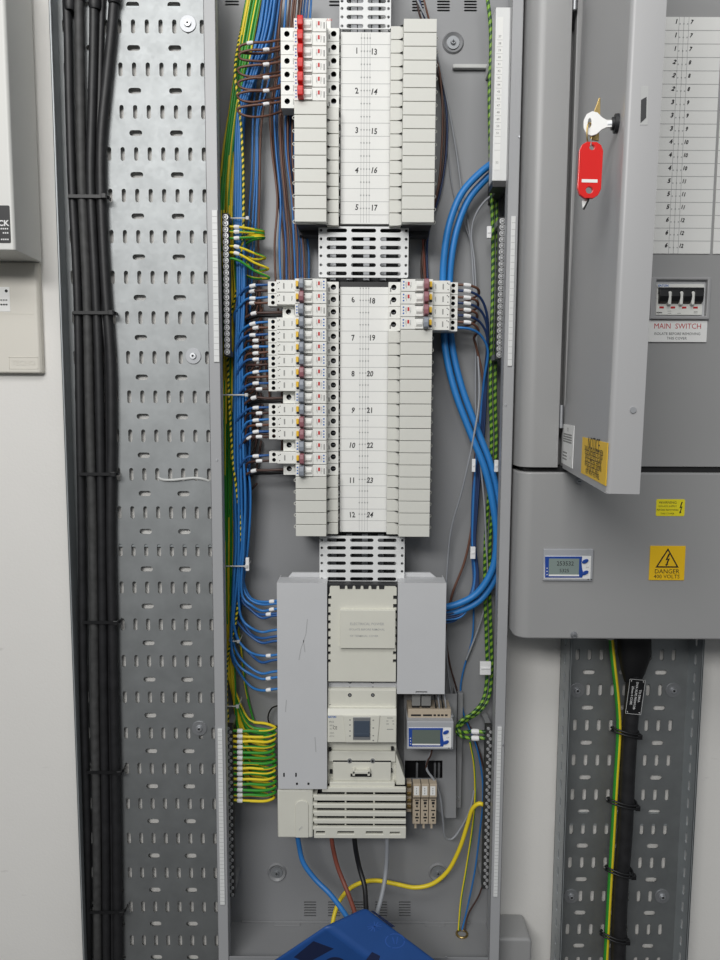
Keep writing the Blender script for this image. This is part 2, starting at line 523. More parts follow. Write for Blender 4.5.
# ================================================================== PAN ASSEMBLY : rows of devices
HS, HM, HR, HD = 72.0, 86.0, 98.0, 62.0     # terminal step, mid step, raised face, label card
LX = dict(rcbo=UX(268.4, 350, HS), mcb=UX(282.6, 310, HS), red=UX(280.8, 60, HS), r0=UX(295.3, 400, HR), r1=UX(326.3, 400, HR), i=UX(338.4, 400, HS))
RX = dict(rcbo=UX(457.6, 305, HS), r1=UX(431.4, 400, HR), r0=UX(400, 400, HR), i=UX(387.6, 400, HS))
R1T, R1B = UZ(310, 17.8, HR), UZ(310, 222, HR)
R2T, R2B = UZ(360, 278.5, HR), UZ(360, 536.8, HR)
P1 = (R1T - R1B) / 15; P2 = (R2T - R2B) / 21
CARD0, CARD1 = UX(339.6, 400, HD), UX(388, 400, HD)

# black chassis behind everything
for lab, a, b in (('black moulded busbar chassis behind the upper block with red toggles', R1T, R1B), ('black moulded busbar chassis behind the middle block of grey and maroon toggles', R2T, R2B)):
    mb = MB(); mb.box(LX['r0'] + 2, RX['r1'] - 2, HB + 14, 44, b - 6, a + 4); mb.box(LX['r1'] - 20, RX['r0'] + 20, HB, HB + 14, b + 30, a - 30)
    mb.box(CARD0 - 14, CARD1 + 14, 44, 53, b + 1, a - 3)
    tag(mb.build('busbar_chassis', 'chassis', bevel=1), lab, 'busbar chassis')


def busbar_card(label, ytop, ybot, lines, nums, strip):
    z1, z0 = UZ(364, ytop, HD), UZ(364, ybot, HD)
    t = thing('busbar_cover', label, 'label cover', (0, 44, z0))
    mb = MB(); mb.box(CARD0 + .6, CARD1 - .6, 53, HD, z0, z1); mb.build('card', 'card', t, bevel=.5)
    if strip:
        mb = MB(); mb.box(CARD0 + .6, CARD1 - .6, 54, HD - 2, z1, z1 + 8); mb.build('top_rail', 'black', t)
    mb = MB(); e = HD + .12
    for y in lines:
        z = UZ(364, y, HD); mb.box(CARD0 + 1, CARD1 - 1, HD, e, z - .35, z + .35)
    xl = [UX(p, 400, HD) for p in (359.8, 362.6, 365.4, 368)]
    for x in (xl[0], xl[1], xl[2], xl[3]): mb.box(x - .25, x + .25, HD, e, z0 + 2, z1 - 2)
    for y in lines:
        for xx in (xl[0], xl[1], xl[2], xl[3]):
            z = UZ(364, y - 6.4, HD); mb.cyl(xx, z, HD, e, 1.2, 8)
    mb.build('ruled_lines', 'line', t)
    mb = MB()
    for (s_, px, py) in nums:
        x, _, z = U(px, py, HD); mb = MB()
        mb.text(s_, 11.5, x, HD + .15, z, 0, rot=random.uniform(-.12, .1), shear=random.uniform(-.1, .25), bold=0.022, sx=.85)
        mb.build('handwritten_number', 'pblack', t)
    # side contact fingers
    mb = MB()
    for y in lines:
        for x, sg in ((CARD0, -1), (CARD1, 1)):
            z = UZ(364, y - 3.4, HD)
            mb.box(x - 3.4 if sg < 0 else x, x if sg < 0 else x + 3.4, 50, HD - .5, z - 5.5, z - 3.5); mb.box(x - 2.4 if sg < 0 else x, x if sg < 0 else x + 2.4, 50, HD - 3, z - 1, z + 4)
    mb.build('side_tabs', 'card', t)
    return t


nums = [(str(i + 1), 356.8, y) for i, y in enumerate((51, 91, 130.5, 170.5, 207.5))] + [(str(i + 13), 374, y) for i, y in enumerate((52, 92, 131.5, 170.5, 208))]
busbar_card('shorter white label cover with handwritten numbers, in the upper block beside the red toggles', 32, 224, [44.5 + 13.1 * i for i in range(14)], nums, False)
ys = (300, 338, 374, 410.5, 445.5, 480.5, 515)
nums = [(str(i + 6), 353 if i < 4 else 352, y) for i, y in enumerate(ys)] + [(str(i + 18), 372 if i < 2 else 370, y + (0 if i else 1)) for i, y in enumerate(ys)]
ln = []
for k in range(20):
    z = R2T - P2 * (k + 1) ; ln.append(k)
zz0 = UZ(364, 294.5, HD)
# invert z -> picture row for the ruled lines
def row_of(z, h):
    lo, hi = -200.0, 1200.0
    for _ in range(40):
        m_ = (lo + hi) / 2
        if UZ(364, m_, h) > z: lo = m_
        else: hi = m_
    return lo
lines2 = [row_of(zz0 - P2 * i, HD) for i in range(20)]
lines2 = [y for y in lines2 if y < 529]
busbar_card('taller white label cover with handwritten numbers, in the middle block below the second vent plate', 287, 532, lines2, nums, True)


# vent plates between the blocks
def vent_plate(label, px0, px1, y0, y1, h, colspx, rowsy, edge, yref, extra=()):
    x0, x1 = UX(px0, yref, h), UX(px1, yref, h); z1, z0 = UZ(363, y0, h), UZ(363, y1, h)
    t = thing('vent_plate', label, 'vent plate', ((x0 + x1) / 2, HB, z0))
    hs = []
    for y in rowsy:
        for a, b in colspx:
            xa, xb = UX(a, yref, h), UX(b, yref, h); hs.append(stadium((xa + xb) / 2, UZ(363, y, h), xb - xa, 5.6))
        if edge:
            for xe in (x0 + 3.6, x1 - 3.6): hs.append(stadium(xe, UZ(363, y, h), 4.4, 4.2))
    for (a, y) in extra: hs.append(stadium(UX(a, y, h), UZ(363, y, h), 5.2, 5.2))
    mb = MB(); mb.plate(rrect(x0, x1, z0, z1, 2.5), hs, h - 1.5, h); mb.build('slotted_face', 'ventw', t)
    mb = MB()
    for a, b in ((x0, x0 + 1.5), (x1 - 1.5, x1)): mb.box(a, b, HB + 20, h - 1.5, z0 + 2, z1 - 2)
    mb.box(x0 + 3, x0 + 18, HB, HB + 20, z0 + 6, z1 - 6); mb.box(x1 - 18, x1 - 3, HB, HB + 20, z0 + 6, z1 - 6)
    mb.build('side_fold', 'ventw', t)
    mb = MB(); mb.box(x0 + 14, x1 - 14, HB + 6, HB + 24, z0, z1)
    for q in range(4): mb.box(x0 + 16 + q * (x1 - x0 - 32) / 4, x0 + 25 + q * (x1 - x0 - 32) / 4, HB + 24, HB + 38, z0, z1, 1)
    mb.build('busbar', ['chassis', 'steel2'], t)
    return t


vent_plate('white slotted vent plate at the top edge above the number 1 card', 339.5, 391, -45, 29, 64, ((346.5, 363.5), (367.5, 386)), (-14, -7, 1, 8.5, 17, 26), True, 10, [(p, -22) for p in (347, 355, 363, 371, 379)])
vent_plate('white slotted vent plate between the upper and middle breaker blocks', 318.5, 408.5, 226.5, 277.5, 66, ((326.5, 347), (351, 376), (380, 401)), (230.5, 239, 247.5, 256, 265, 273.5), True, 250)
vent_plate('white slotted vent plate below the number 12 and 24 card', 319.5, 404.5, 536, 583, 66, ((327, 346), (350, 373.5), (377.5, 396.5)), (540.2, 548, 555.5, 563.3, 571.2, 579), True, 560)


# ---- devices
def holes_block(mb, x0, x1, h0, h1, z0, z1, holes, depth=9, m=0, md=1):
    """a block with round sunk holes in its front"""
    n = 16
    loops = [[(hx + r * math.cos(2 * math.pi * i / n), hz + r * math.sin(2 * math.pi * i / n)) for i in range(n)] for hx, hz, r in holes]
    outer = rect(x0, x1, z0, z1)
    tris = tessellate_polygon([[Vector((p[0], p[1], 0)) for p in l] for l in [outer] + loops])
    pts = [p for l in [outer] + loops for p in l]
    mb._add([(p[0], h1, p[1]) for p in pts], [tuple(t_) for t_ in tris], m)
    for (hx, hz, r), l in zip(holes, loops):
        mb._add([(p[0], h1, p[1]) for p in l] + [(p[0], h1 - depth, p[1]) for p in l],
                [(i, (i + 1) % n, n + (i + 1) % n, n + i) for i in range(n)] + [tuple(range(n, 2 * n))], md)
    vs = [(x0, h0, z0), (x1, h0, z0), (x1, h0, z1), (x0, h0, z1), (x0, h1, z0), (x1, h1, z0), (x1, h1, z1), (x0, h1, z1)]
    mb._add(vs, [(0, 1, 2, 3), (0, 1, 5, 4), (1, 2, 6, 5), (2, 3, 7, 6), (3, 0, 4, 7)], m)


def device(kind, tog, side, zc, pitch, label, group):
    """side -1: left column (outer terminal on the left), +1: mirrored"""
    g = .35; z0, z1 = zc - pitch / 2 + g, zc + pitch / 2 - g
    X = LX if side < 0 else RX
    t = thing('circuit_breaker', label, 'circuit breaker', (X['r0'], 44, zc), group)
    r0, r1 = (X['r0'], X['r1']) if side < 0 else (X['r1'], X['r0'])     # r0 = outer edge of raised face
    def px(f): return r0 + (r1 - r0) * f                                 # 0 outer .. 1 inner across raised face
    def B(mb, a, b, h0, h1, za, zb, m=0): mb.box(min(a, b), max(a, b), h0, h1, za, zb, m)
    outer = X[kind]; inner = X['i']
    sg = 1 if r1 > r0 else -1
    body = MB()
    B(body, px(0), px(1), 46, HR, z0, z1)
    body.build('body', 'mod2', t, bevel=.6)
    # inner terminal
    mb = MB(); holes_block(mb, min(px(1), inner), max(px(1), inner), 46, HS, z0, z1, [((px(1) * .45 + inner * .55), zc + 1.0, 4.0)])
    mb.box(min(px(1), inner) + 2, min(px(1), inner) + 4, HS, HS + .15, z0 + 3, z0 + 9, 2)
    mb.build('busbar_terminal', ['mod2', 'dark', 'pgrey'], t)
    ix = px(1) * .45 + inner * .55
    mb = MB(); mb.cyl(ix, zc + 1, HS - 9, HS - 8, 3.2, 12); mb.box(ix - 2.6, ix + 2.6, HS - 8, HS - 7.8, zc + .6, zc + 1.4, 1); mb.build('terminal_screw', ['chassis', 'steel2'], t)
    # outer terminal
    if kind == 'rcbo':
        xm = outer + (r0 - outer) * .33
        hx = outer + (xm - outer) * .52
        holes = [(hx, zc + 4.1, 2.9), (hx, zc - 4.1, 2.9)]
        mb = MB(); holes_block(mb, min(outer, xm), max(outer, xm), 46, HS, z0, z1, holes); mb.build('wire_terminal', ['mod2', 'dark'], t)
        mb = MB(); B(mb, xm, px(0), 46, HM, z0, z1); mb.build('rear_body', 'mod2', t, bevel=.5)
        for a, b, _ in holes:
            mb = MB(); mb.cyl(a, b, HS - 9, HS - 8, 2.2, 12); mb.build('terminal_screw', 'chassis', t)
        mb = MB()
        q = lambda f: xm + (px(0) - xm) * f
        for f, dz in ((.08, 3.6), (.16, 5.0), (.12, -4.2)): mb.cyl(q(f), zc + dz, HM, HM + .15, .8, 8)
        for f, dz, w, hh in ((.38, 0, 1.3, 8), (.42, 0, .5, 8), (.80, 0, .8, 7), (.84, 1, .4, 5)): mb.box(q(f) - w / 2, q(f) + w / 2, HM, HM + .15, zc + dz - hh / 2, zc + dz + hh / 2, 1)
        mb.build('printed_marks', ['dark', 'pgrey'], t)
        mb = MB(); bx = px(.075); mb.prism(rrect(bx - 1.9, bx + 1.9, zc - 3.2, zc + 5.0, 1.2), 'h', HR, HR + 4); mb.build('test_button', 'yellow', t, bevel=.5)
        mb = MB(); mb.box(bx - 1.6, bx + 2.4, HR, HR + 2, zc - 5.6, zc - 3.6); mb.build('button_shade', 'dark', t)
    else:
        hx = outer + (r0 - outer) * .42
        mb = MB(); holes_block(mb, min(outer, px(0)), max(outer, px(0)), 46, HS, z0, z1, [(hx, zc + .6, 4.0)])
        mb.box(px(0) - sg * 3.2 - .4, px(0) - sg * 3.2 + .4, HS, HS + .15, zc - 4, zc + 4, 2)
        mb.build('wire_terminal', ['mod2', 'dark', 'pgrey'], t)
        mb = MB(); mb.cyl(hx, zc + .6, HS - 9, HS - 8, 3.2, 12); mb.box(hx - 1.2, hx + 2.6, HS - 8, HS - 7.8, zc - 1.6, zc - .2, 1); mb.build('terminal_screw', ['chassis', 'steel2'], t)
    # printed rating marks on the raised face
    mb = MB(); e = HR + .15
    bx = px(.92 if kind == 'rcbo' else .06)
    mb.cyl(bx, zc + 4.6, HR, e, 1.25, 10); mb.cyl(bx, zc - 4.0, HR, e, 1.25, 10); mb.box(bx - .9, bx + .9, HR, e, zc - .9, zc + 1.2)
    for f, w, hh, dz in ((.69, .5, 7, 1), (.71, .4, 5, -2), (.83, .5, 9, 0), (.86, .4, 6, 1)):
        mb.box(px(f) - w / 2, px(f) + w / 2, HR, e, zc + dz - hh / 2, zc + dz + hh / 2, 1)
    if kind != 'rcbo': mb.box(px(.93) - .8, px(.93) + .8, HR, e, zc - 5, zc + 3.5, 2)
    mb.build('rating_label', ['pblue', 'pgrey', 'pgrey'], t)
    mb = MB(); ixx = px(.765); B(mb, ixx - 1.4, ixx + 1.4, HR, HR + .4, zc - .6, zc + 4.6); mb.build('indicator_window', 'pred', t)
    # rocker seat with dark upper slot
    mb = MB(); a, b = px(.30), px(.56)
    B(mb, a, b, HR, HR + .3, zc + 6.4, zc + 8.0, 1); B(mb, a, b, HR, HR + 2.2, zc - 8.0, zc + 6.2, 0)
    mb.prism([(HR + 2, zc - 5.8), (HR + 4.6, zc - 2), (HR + 4.6, zc + 1), (HR + 2, zc + 5)], 'x', min(px(.33), px(.52)), max(px(.33), px(.52)), 0)
    mb.build('rocker', ['mod2', 'dark'], t, bevel=.6)
    mb = MB(); a, b = sorted((px(.135) if kind == 'rcbo' else px(.11), px(.315) if tog == 'red' else px(.305)))
    w = b - a
    prof = [(HR - .5, zc - 8.3), (HR + 8, zc - 8.3), (HR + 13, zc - 6.4), (HR + 14, zc), (HR + 13, zc + 6.4), (HR + 8, zc + 8.3), (HR - .5, zc + 8.3)]
    mb.prism(prof, 'x', a + w * .06, b - w * .06)
    mb.build('toggle', tog, t, bevel=1.2)
    return t


def blank(side, zc, pitch):
    g = .4; z0, z1 = zc - pitch / 2 + g, zc + pitch / 2 - g
    X = LX if side < 0 else RX
    o, i_, r1 = (X['r0'], X['i'], X['r1']) if side < 0 else (X['r1'], X['i'], X['r0'])
    sg = 1 if r1 > o else -1
    mb = MB()
    prof = [(o, 82), (o, HR), (r1, HR), (r1, HS + 6), (i_, HS + 6), (i_, 66), (r1, 66), (r1, 82)]
    mb.prism(prof, 'z', z0, z1)
    # small hooked clip at the outer foot
    c = MB()
    ox = o - sg * 1.5
    return mb, (o, sg, z0, z1)


def blanks(side, n, ztop, pitch, first_label, group):
    proto = None
    for k in range(n):
        zc = ztop - pitch * (k + .5)
        lab = first_label(k)
        X = LX if side < 0 else RX
        O = (X['r0'], 44, zc)
        if proto is None:
            proto = thing('blanking_module', lab, 'blanking module', O, group)
            mb, (o, sg, z0, z1) = blank(side, zc, pitch)
            mb.build('front_cap', 'mod', proto, bevel=.5)
            rb = MB(); ii = X['i'] - sg * 2; rb.box(min(o + sg * 2, ii), max(o + sg * 2, ii), 46, 66, z0 - .3, z1 + .3); rb.box(min(o + sg * 2, r1 - sg * 2) if 0 else min(o + sg * 2, X['r1' if side < 0 else 'r0'] - sg * 2), max(o + sg * 2, X['r1' if side < 0 else 'r0'] - sg * 2), 66, 82, z0 - .3, z1 + .3); rb.build('rear_body', 'chassis', proto)
            c = MB()
            P = [(o, 62, zc + 2.2), (o - sg * 4, 62, zc + 2.2), (o - sg * 5.5, 62, zc + .8), (o - sg * 5.5, 62, zc - .8), (o - sg * 4, 62, zc - 2.2), (o, 62, zc - 2.2)]
            c.tube(P, .8, 6); c.build('side_clip', 'mod', proto)
        else:
            dup(proto, O, lab)


# upper block
reds = 'breakers with red toggles'
for k in range(6):
    lab = {0: 'white breaker with red toggle, topmost of the red toggles', 5: 'white breaker with red toggle, lowest of the six just above the blanks'}.get(k, f'white breaker with red toggle, {ORD[k]} of six from the top')
    device('red', 'red', -1, R1T - P1 * (k + .5), P1, lab, reds)
blanks(-1, 9, R1T - P1 * 6, P1, lambda k: f'ivory blank module, {ORD[k]} below the red toggles' if k < 8 else 'ivory blank module, lowest under the red toggles', 'blanks under the red toggles')
blanks(1, 15, R1T, P1, lambda k: f'ivory blank module right of the card numbered 13 to 17, {ORD[k]} from the top', 'blanks right of the upper card')
# white lettered shelf peeking above the first red breaker
mb = MB(); x0 = UX(311, 15, 60); x1 = UX(331, 15, 60); mb.box(x0, x1, 44, 66, R1T + .5, R1T + 16); mb.text('MAIN', 5, UX(328, 15, 66), 66.15, UZ(328, 20, 66), 1)
tag(mb.build('end_plate', ['mod2', 'pred'], bevel=.6), 'small white end plate with red print above the topmost red toggle', 'end plate')

seq = [('rcbo', 'greyt'), ('rcbo', 'maroon'), ('mcb', 'greyt'), ('rcbo', 'greyt'), ('rcbo', 'greyt'), ('rcbo', 'greyt'), ('rcbo', 'greyt'), ('rcbo', 'maroon'),
       ('rcbo', 'greyt'), ('mcb', 'greyt'), ('rcbo', 'greyt'), ('rcbo', 'maroon'), ('rcbo', 'maroon'), ('mcb', 'greyt'), ('rcbo', 'maroon'), ('mcb', 'greyt')]
for k, (kd, tg) in enumerate(seq):
    nm = 'long' if kd == 'rcbo' else 'short'
    device(kd, tg, -1, R2T - P2 * (k + .5), P2, f'{nm} white breaker with {"grey" if tg == "greyt" else "maroon"} toggle left of the numbers, {ORD[k]} from the top', 'breakers left of the middle card')
blanks(-1, 5, R2T - P2 * 16, P2, lambda k: f'ivory blank module left of numbers 11 and 12, {ORD[k]} below the short breaker', 'blanks under the left breakers')
for k, tg in enumerate(('maroon', 'maroon', 'maroon', 'greyt')):
    lab = ['maroon toggled breaker, topmost of four right of number 18', 'maroon toggled breaker, second of four right of number 18', 'maroon toggled breaker, third of four right of number 18', 'grey toggled breaker, lowest of four right of number 18'][k]
    device('rcbo', tg, 1, R2T - P2 * (k + .5), P2, lab, 'breakers right of the middle card')
blanks(1, 17, R2T - P2 * 4, P2, lambda k: f'ivory blank module right of the card numbered 18 to 24, {ORD[k]} below the breakers', 'blanks right of the middle card')


# ================================================================== LOWER GEAR
def pbox(mb, px0, px1, py0, py1, h0, h1, m=0, yref=None):
    """box whose FRONT outline is given in photo pixels at h1"""
    ym = (py0 + py1) / 2 if yref is None else yref
    xm = (px0 + px1) / 2
    mb.box(UX(px0, ym, h1), UX(px1, ym, h1), h0, h1, UZ(xm, py1, h1), UZ(xm, py0, h1), m)


def O_of(px, py, h, h0=None): 
    p = U(px, py, h); return (p[0], h if h0 is None else h0, p[2])


# sheet steel shrouds
def shroud(label, px0, px1, y0, y1, notch):
    h = 96
    t = thing('terminal_shroud', label, 'shroud', O_of((px0 + px1) / 2, y1, h, 45))
    mb = MB()
    xa, xb = UX(px0, (y0 + y1) / 2, h), UX(px1, (y0 + y1) / 2, h); z0, z1 = UZ((px0 + px1) / 2, y1, h), UZ((px0 + px1) / 2, y0, h)
    hs = [rect(x - a, x + a, z - b, z + b) for (x, z, a, b) in [(UX(p, q, h), UZ(p, q, h), a, b) for p, q, a, b in notch]]
    mb.plate(rect(xa, xb, z0, z1), hs, h - 1.5, h)
    mb.build('front_face', 'shroud', t)
    mb = MB()
    mb.box(xa, xa + 1.5, 45, h - 1.5, z0, z1); mb.box(xb - 1.5, xb, 45, h - 1.5, z0, z1); mb.box(xa, xb, 45, h - 1.5, z0, z0 + 1.5)
    mb.box(xa + 1.5, xb - 1.5, 58, h - 1.5, z1 - 1.5, z1)
    mb.build('side_wall', 'shroud', t)
    mb = MB(); w = xb - xa
    mb.prism([(xa + w * .18, z1), (xa + w * .26, z1 + 7), (xa + w * .98, z1 + 7), (xb, z1)] if px0 < 300 else [(xa, z1), (xa + w * .02, z1 + 7), (xa + w * .72, z1 + 7), (xa + w * .84, z1)], 'h', 52, 58)
    mb.build('top_tab', 'shroud', t, bevel=.5)
    mb = MB(); mb.box(xa + 2, xb - 2, HB, 45, z0 + 6, z1 - 30); mb.build('rear_bracket', 'chassis', t)
    return t


LS = shroud('light grey sheet steel shroud left of the main breaker, faintly scratched, under the blue wires', 277.5, 327, 583, 789, [(284, 775, 1.2, 3.6), (296, 775, 1.2, 3.6), (297, 784, 1.6, 2.2), (308.5, 784, 1.6, 2.2)])
shroud('light grey sheet steel shroud right of the main breaker, above the blue-framed meter', 397.5, 445.5, 583, 694, [(421.5, 692.4, 9, 1.6)])

mb = MB()
for L_ in (((307, 619), (305.5, 634), (300.5, 649), (298.5, 660)), ((303, 640), (304.5, 652)), ((314.5, 737), (315.5, 752)), ((286, 700), (285, 712))):
    for (a, b), (c, e) in zip(L_, L_[1:]): mb.prism([(UX(a, b, 96), UZ(a, b, 96)), (UX(a + .9, b, 96), UZ(a + .9, b, 96)), (UX(c + .9, e, 96), UZ(c + .9, e, 96)), (UX(c, e, 96), UZ(c, e, 96))], 'h', 95.9, 96.1)
mb.build('scratch', mat('scratched_sheet', (172, 173, 174), .5), LS)
# lower left cover and louvre
t = thing('cable_cover', 'beige moulded cover with louvred front above the four incoming cables', 'cable cover', O_of(340, 838, 90, 40))
mb = MB(); pbox(mb, 277.5, 313, 790, 838, 40, 92); mb.build('side_cover', 'beige', t, bevel=2.5, seg=3, smooth=True)
mb = MB()
xa, xb = UX(295.5, 820, 92), UX(308.5, 820, 92); za, zb = UZ(300, 837, 92), UZ(300, 800, 92)
r = (xb - xa) / 2
arch = [(xa, za), (xb, za)] + [((xa + xb) / 2 + r * math.cos(a), zb - r * .8 + r * .8 * math.sin(a)) for a in [math.pi * i / 10 for i in range(11)]]
mb.prism(arch, 'h', 92, 94); mb.build('knockout_tab', 'beige', t, bevel=.8)
mb = MB(); x, _, z = U(301, 829, 94)
for q in range(3): mb.box(x - 3 + q * 2, x - 2.2 + q * 2, 94, 94.5, z - 2 + q * 1.6, z + 1.4 + q * 1.6)
mb.build('moulded_mark', 'line', t)
mb = MB(); pbox(mb, 314, 405, 787, 836, 40, 66); mb.build('louvre_core', 'dark', t)
for k, (a, b) in enumerate(((787, 792.5), (795, 801), (803.5, 808.5), (811, 816.5), (819, 824), (827, 838.5))):
    mb = MB()
    if k < 5: pbox(mb, 314 if k else 322, 406, a + .8, b, 86, 92)
    else:
        xa, xb = UX(314, 832, 92), UX(406, 832, 92); za, zb = UZ(360, b, 92), UZ(360, a, 92)
        mb.plate(rect(xa, xb, za, zb), [rect(UX(p, 833, 92), UX(q, 833, 92), UZ(360, 834.3, 92), UZ(360, 831.6, 92)) for p, q in ((316, 325), (337.5, 354), (366, 383), (390, 400))], 86, 92)
    mb.build('louvre_bar', 'beige', t, bevel=1.0)
mb = MB()
for p in (345.5, 374): pbox(mb, p - .8, p + .8, 790, 830, 66, 86)
for k, y in enumerate((796, 804, 812, 820, 828)): pbox(mb, 313, 317, y - 1.5, y + 1.5, 66, 90.5)
mb.build('louvre_rib', 'beige', t)
# gusset on the right of the main breaker
mb = MB(); pts = [(396, 753), (405, 779), (405, 785), (396, 785)]
mb.prism([(UX(p, q, 80), UZ(p, q, 80)) for p, q in pts], 'h', 40, 80); mb.build('gusset', 'beige', t, bevel=.8)

# main moulded case breaker
t = thing('moulded_case_breaker', 'large beige moulded main breaker with small dark square window in the lower middle', 'main circuit breaker', O_of(362, 783, 80, 40))
mb = MB(); pbox(mb, 327.8, 396.6, 682, 784, 40, 76); mb.build('body', 'beige', t, bevel=1.0)
mb = MB()
# upper cover: crenellated outline
h = 92
xa, xb = UX(328.4, 630, h), UX(396.2, 630, h); zt, zb = UZ(362, 586.5, h), UZ(362, 681.5, h)
xr2 = UX(394.6, 600, h); xl2 = UX(329.4, 600, h)
pts = [(xa, zb), (xb, zb)]
for y in (661, 653):
    z = UZ(396, y, h); pts += [(xb, z - 2.6), (xb - 4.5, z - 2.6), (xb - 4.5, z + 2.6), (xb, z + 2.6)]
for y in (644, 636, 628, 620, 612):
    z = UZ(396, y, h); pts += [(xb, z - 2.6), (xb - 1.6, z - 2.6), (xb - 1.6, z + 2.6), (xb, z + 2.6)]
for y in (606, 597.5):
    z = UZ(396, y, h); pts += [(xb, z - 3), (xb - 5, z - 3), (xb - 5, z + 3), (xb, z + 3)]
pts += [(xb, zt - 2), (xb - 2, zt)]
for p in (381.8, 374, 366, 358, 350, 342.3):
    x = UX(p, 588, h); pts += [(x + 4.4, zt), (x + 3.6, zt - 5), (x - 3.6, zt - 5), (x - 4.4, zt)]
pts += [(xa + 3.5, zt), (xa + 2, zt - 2)]
pts += [(xa + 2, UZ(330, 593, h))]
for y in (597.5, 605.5, 614, 622, 630, 638, 646, 653, 661):
    z = UZ(330, y, h); w = 4.5 if y < 600 else 3.4
    pts += [(xa, z + 2.6), (xa + w, z + 2.6), (xa + w, z - 2.6), (xa, z - 2.6)]
mb.plate(pts, [], h - 4, h)
mb.build('terminal_cover', 'beige', t)
mb = MB(); pbox(mb, 327.2, 397.4, 584.5, 681, 40, h - 5); mb.build('cover_backing', 'chassis', t)
mb = MB(); pbox(mb, 340, 395.4, 610, 648.5, h, 98); mb.build('raised_panel', 'beige', t, bevel=.8)
mb = MB()
for s_, y, sz, p in (('ELECTRICAL POWER', 624, 5.6, 367), ('ISOLATE BEFORE REMOVAL', 629.5, 4.4, 367), ('OF TERMINAL COVER', 636, 4.4, 364)):
    x, _, z = U(p, y, 98); mb.text(s_, sz, x, 98.25, z, 0, bold=.01)
mb.build('embossed_lettering', 'line', t)
mb = MB(); pbox(mb, 328.4, 396.4, 682.5, 688.5, 70, 80)
mb.build('terminal_ledge', 'shroud', t)
for p in (349.8, 372.8):
    for y, rr in ((683.5, 3.0), (695, 2.9)):
        x, _, z = U(p, y, 88); mb = MB(); hh = 80 if y < 690 else 88
        mb.cyl(x, z, hh - 1, hh + .5, rr, 18); mb.cyl(x, z, hh + .5, hh + .8, rr * .6, 12, m=1); mb.build('cover_screw', ['dark', 'steel2'], t)
    x, _, z = U(p, 688, 81); mb = MB(); mb.cyl(x, z, 80, 80.6, 1.9, 12); mb.build('screw_hole', 'dark', t)
mb = MB()
prof = [(60, UZ(362, 742.5, 100)), (100, UZ(362, 742.5, 100)), (100, UZ(362, 715.5, 100)), (95, UZ(362, 708.5, 95)), (88, UZ(362, 707, 88)), (88, UZ(362, 690, 88)), (84, UZ(362, 688, 84)), (60, UZ(362, 688, 84))]
mb.prism(prof, 'x', UX(327.6, 720, 98), UX(396.3, 720, 98)); mb.build('face', 'beige', t, bevel=.8)
mb = MB()
xs = [(343, 715.5), (380, 715.5), (377.5, 742.5), (346, 742.5)]
mb.prism([(UX(p, q, 102), UZ(p, q, 102)) for p, q in xs], 'h', 100, 102.5); mb.build('handle_surround', 'beige', t, bevel=.8)
mb = MB(); pbox(mb, 353, 370.3, 717.5, 739.8, 102.5, 104); mb.build('window_frame', 'steel2', t, bevel=.4)
mb = MB(); pbox(mb, 354, 369.6, 721, 737, 104, 104.8); pbox(mb, 354, 369.6, 733.4, 736, 104.8, 106); mb.build('dark_window', 'screen', t, bevel=.3)
mb = MB()
x, _, z = U(332.2, 717, 100.2)
mb.text('EATON', 4.6, x, 100.2, z, 0, bold=.03, sx=.8)
for s_, p, q, sz in (('PN3', 331.5, 722, 4.2), ('400A', 331.8, 725.5, 3.4), ('IEC', 331, 729, 3.0), ('50kA', 331.8, 733, 3.2), ('LZMC', 331.8, 736.2, 3.2)):
    x, _, z = U(p, q, 100.2); mb.text(s_, sz, x, 100.2, z, 2)
x, _, z = U(335, 728, 100.2); mb.text('CE', 7, x, 100.2, z, 1, sx=.8)
for p, q, w in ((390, 718, 9), (387.4, 721, 3), (393, 721, 3), (387.6, 724, 4), (393.4, 724, 2.5), (390, 729.3, 10)):
    x, _, z = U(p, q, 100.2); mb.box(x - w / 2, x + w / 2, 100, 100.2, z - .5, z + .5, 2)
for p, q in ((350, 720), (350, 725), (350, 731), (350, 736), (373.3, 720.3), (373.3, 728), (373.3, 735.7), (373.3, 740.5)):
    x, _, z = U(p, q, 102.7); mb.box(x - 1.2, x + 1.2, 102.5, 102.7, z - .9, z + .9, 2)
x, _, z = U(330, 704.5, 88.2); mb.box(x - 1.5, x + 1.5, 88, 88.2, z - .6, z + .6, 2)
mb.build('lettering', ['pblue', 'pblack', 'pgrey'], t)
# lower terminal cover of the breaker
mb = MB(); pbox(mb, 329, 395.6, 751.5, 762, 70, 82); pbox(mb, 333, 391, 762, 781, 70, 84); pbox(mb, 329.5, 394.8, 782.5, 787, 70, 88); mb.build('lower_cover', 'beige', t, bevel=1.0)
mb = MB()
pbox(mb, 352.5, 370, 771.5, 774, 84, 92); pbox(mb, 352.5, 355, 770, 776, 84, 92); pbox(mb, 367.5, 370, 770, 776, 84, 92); mb.build('pull_handle', 'beige', t, bevel=.6)
mb = MB(); pbox(mb, 350.5, 371.5, 773.8, 776.8, 84, 84.6); pbox(mb, 331, 391, 781, 782.6, 70, 80); pbox(mb, 333, 391, 761.2, 762, 82, 84.3)
for p, q in ((329.8, 750.3), (392.5, 749.5), (331, 772.5), (391, 771.5)): pbox(mb, p - 1.4, p + 1.4, q - 1.2, q + 1.2, 70, 83)
mb.build('dark_gaps', 'dark', t)
for p in (349.6, 372.6):
    x, _, z = U(p, 761.5, 86); mb = MB(); mb.cyl(x, z, 82, 85, 3.4, 18); mb.cyl(x, z, 85, 85.4, 1.8, 10, m=1); mb.build('cover_screw', ['steel2', 'dark'], t)


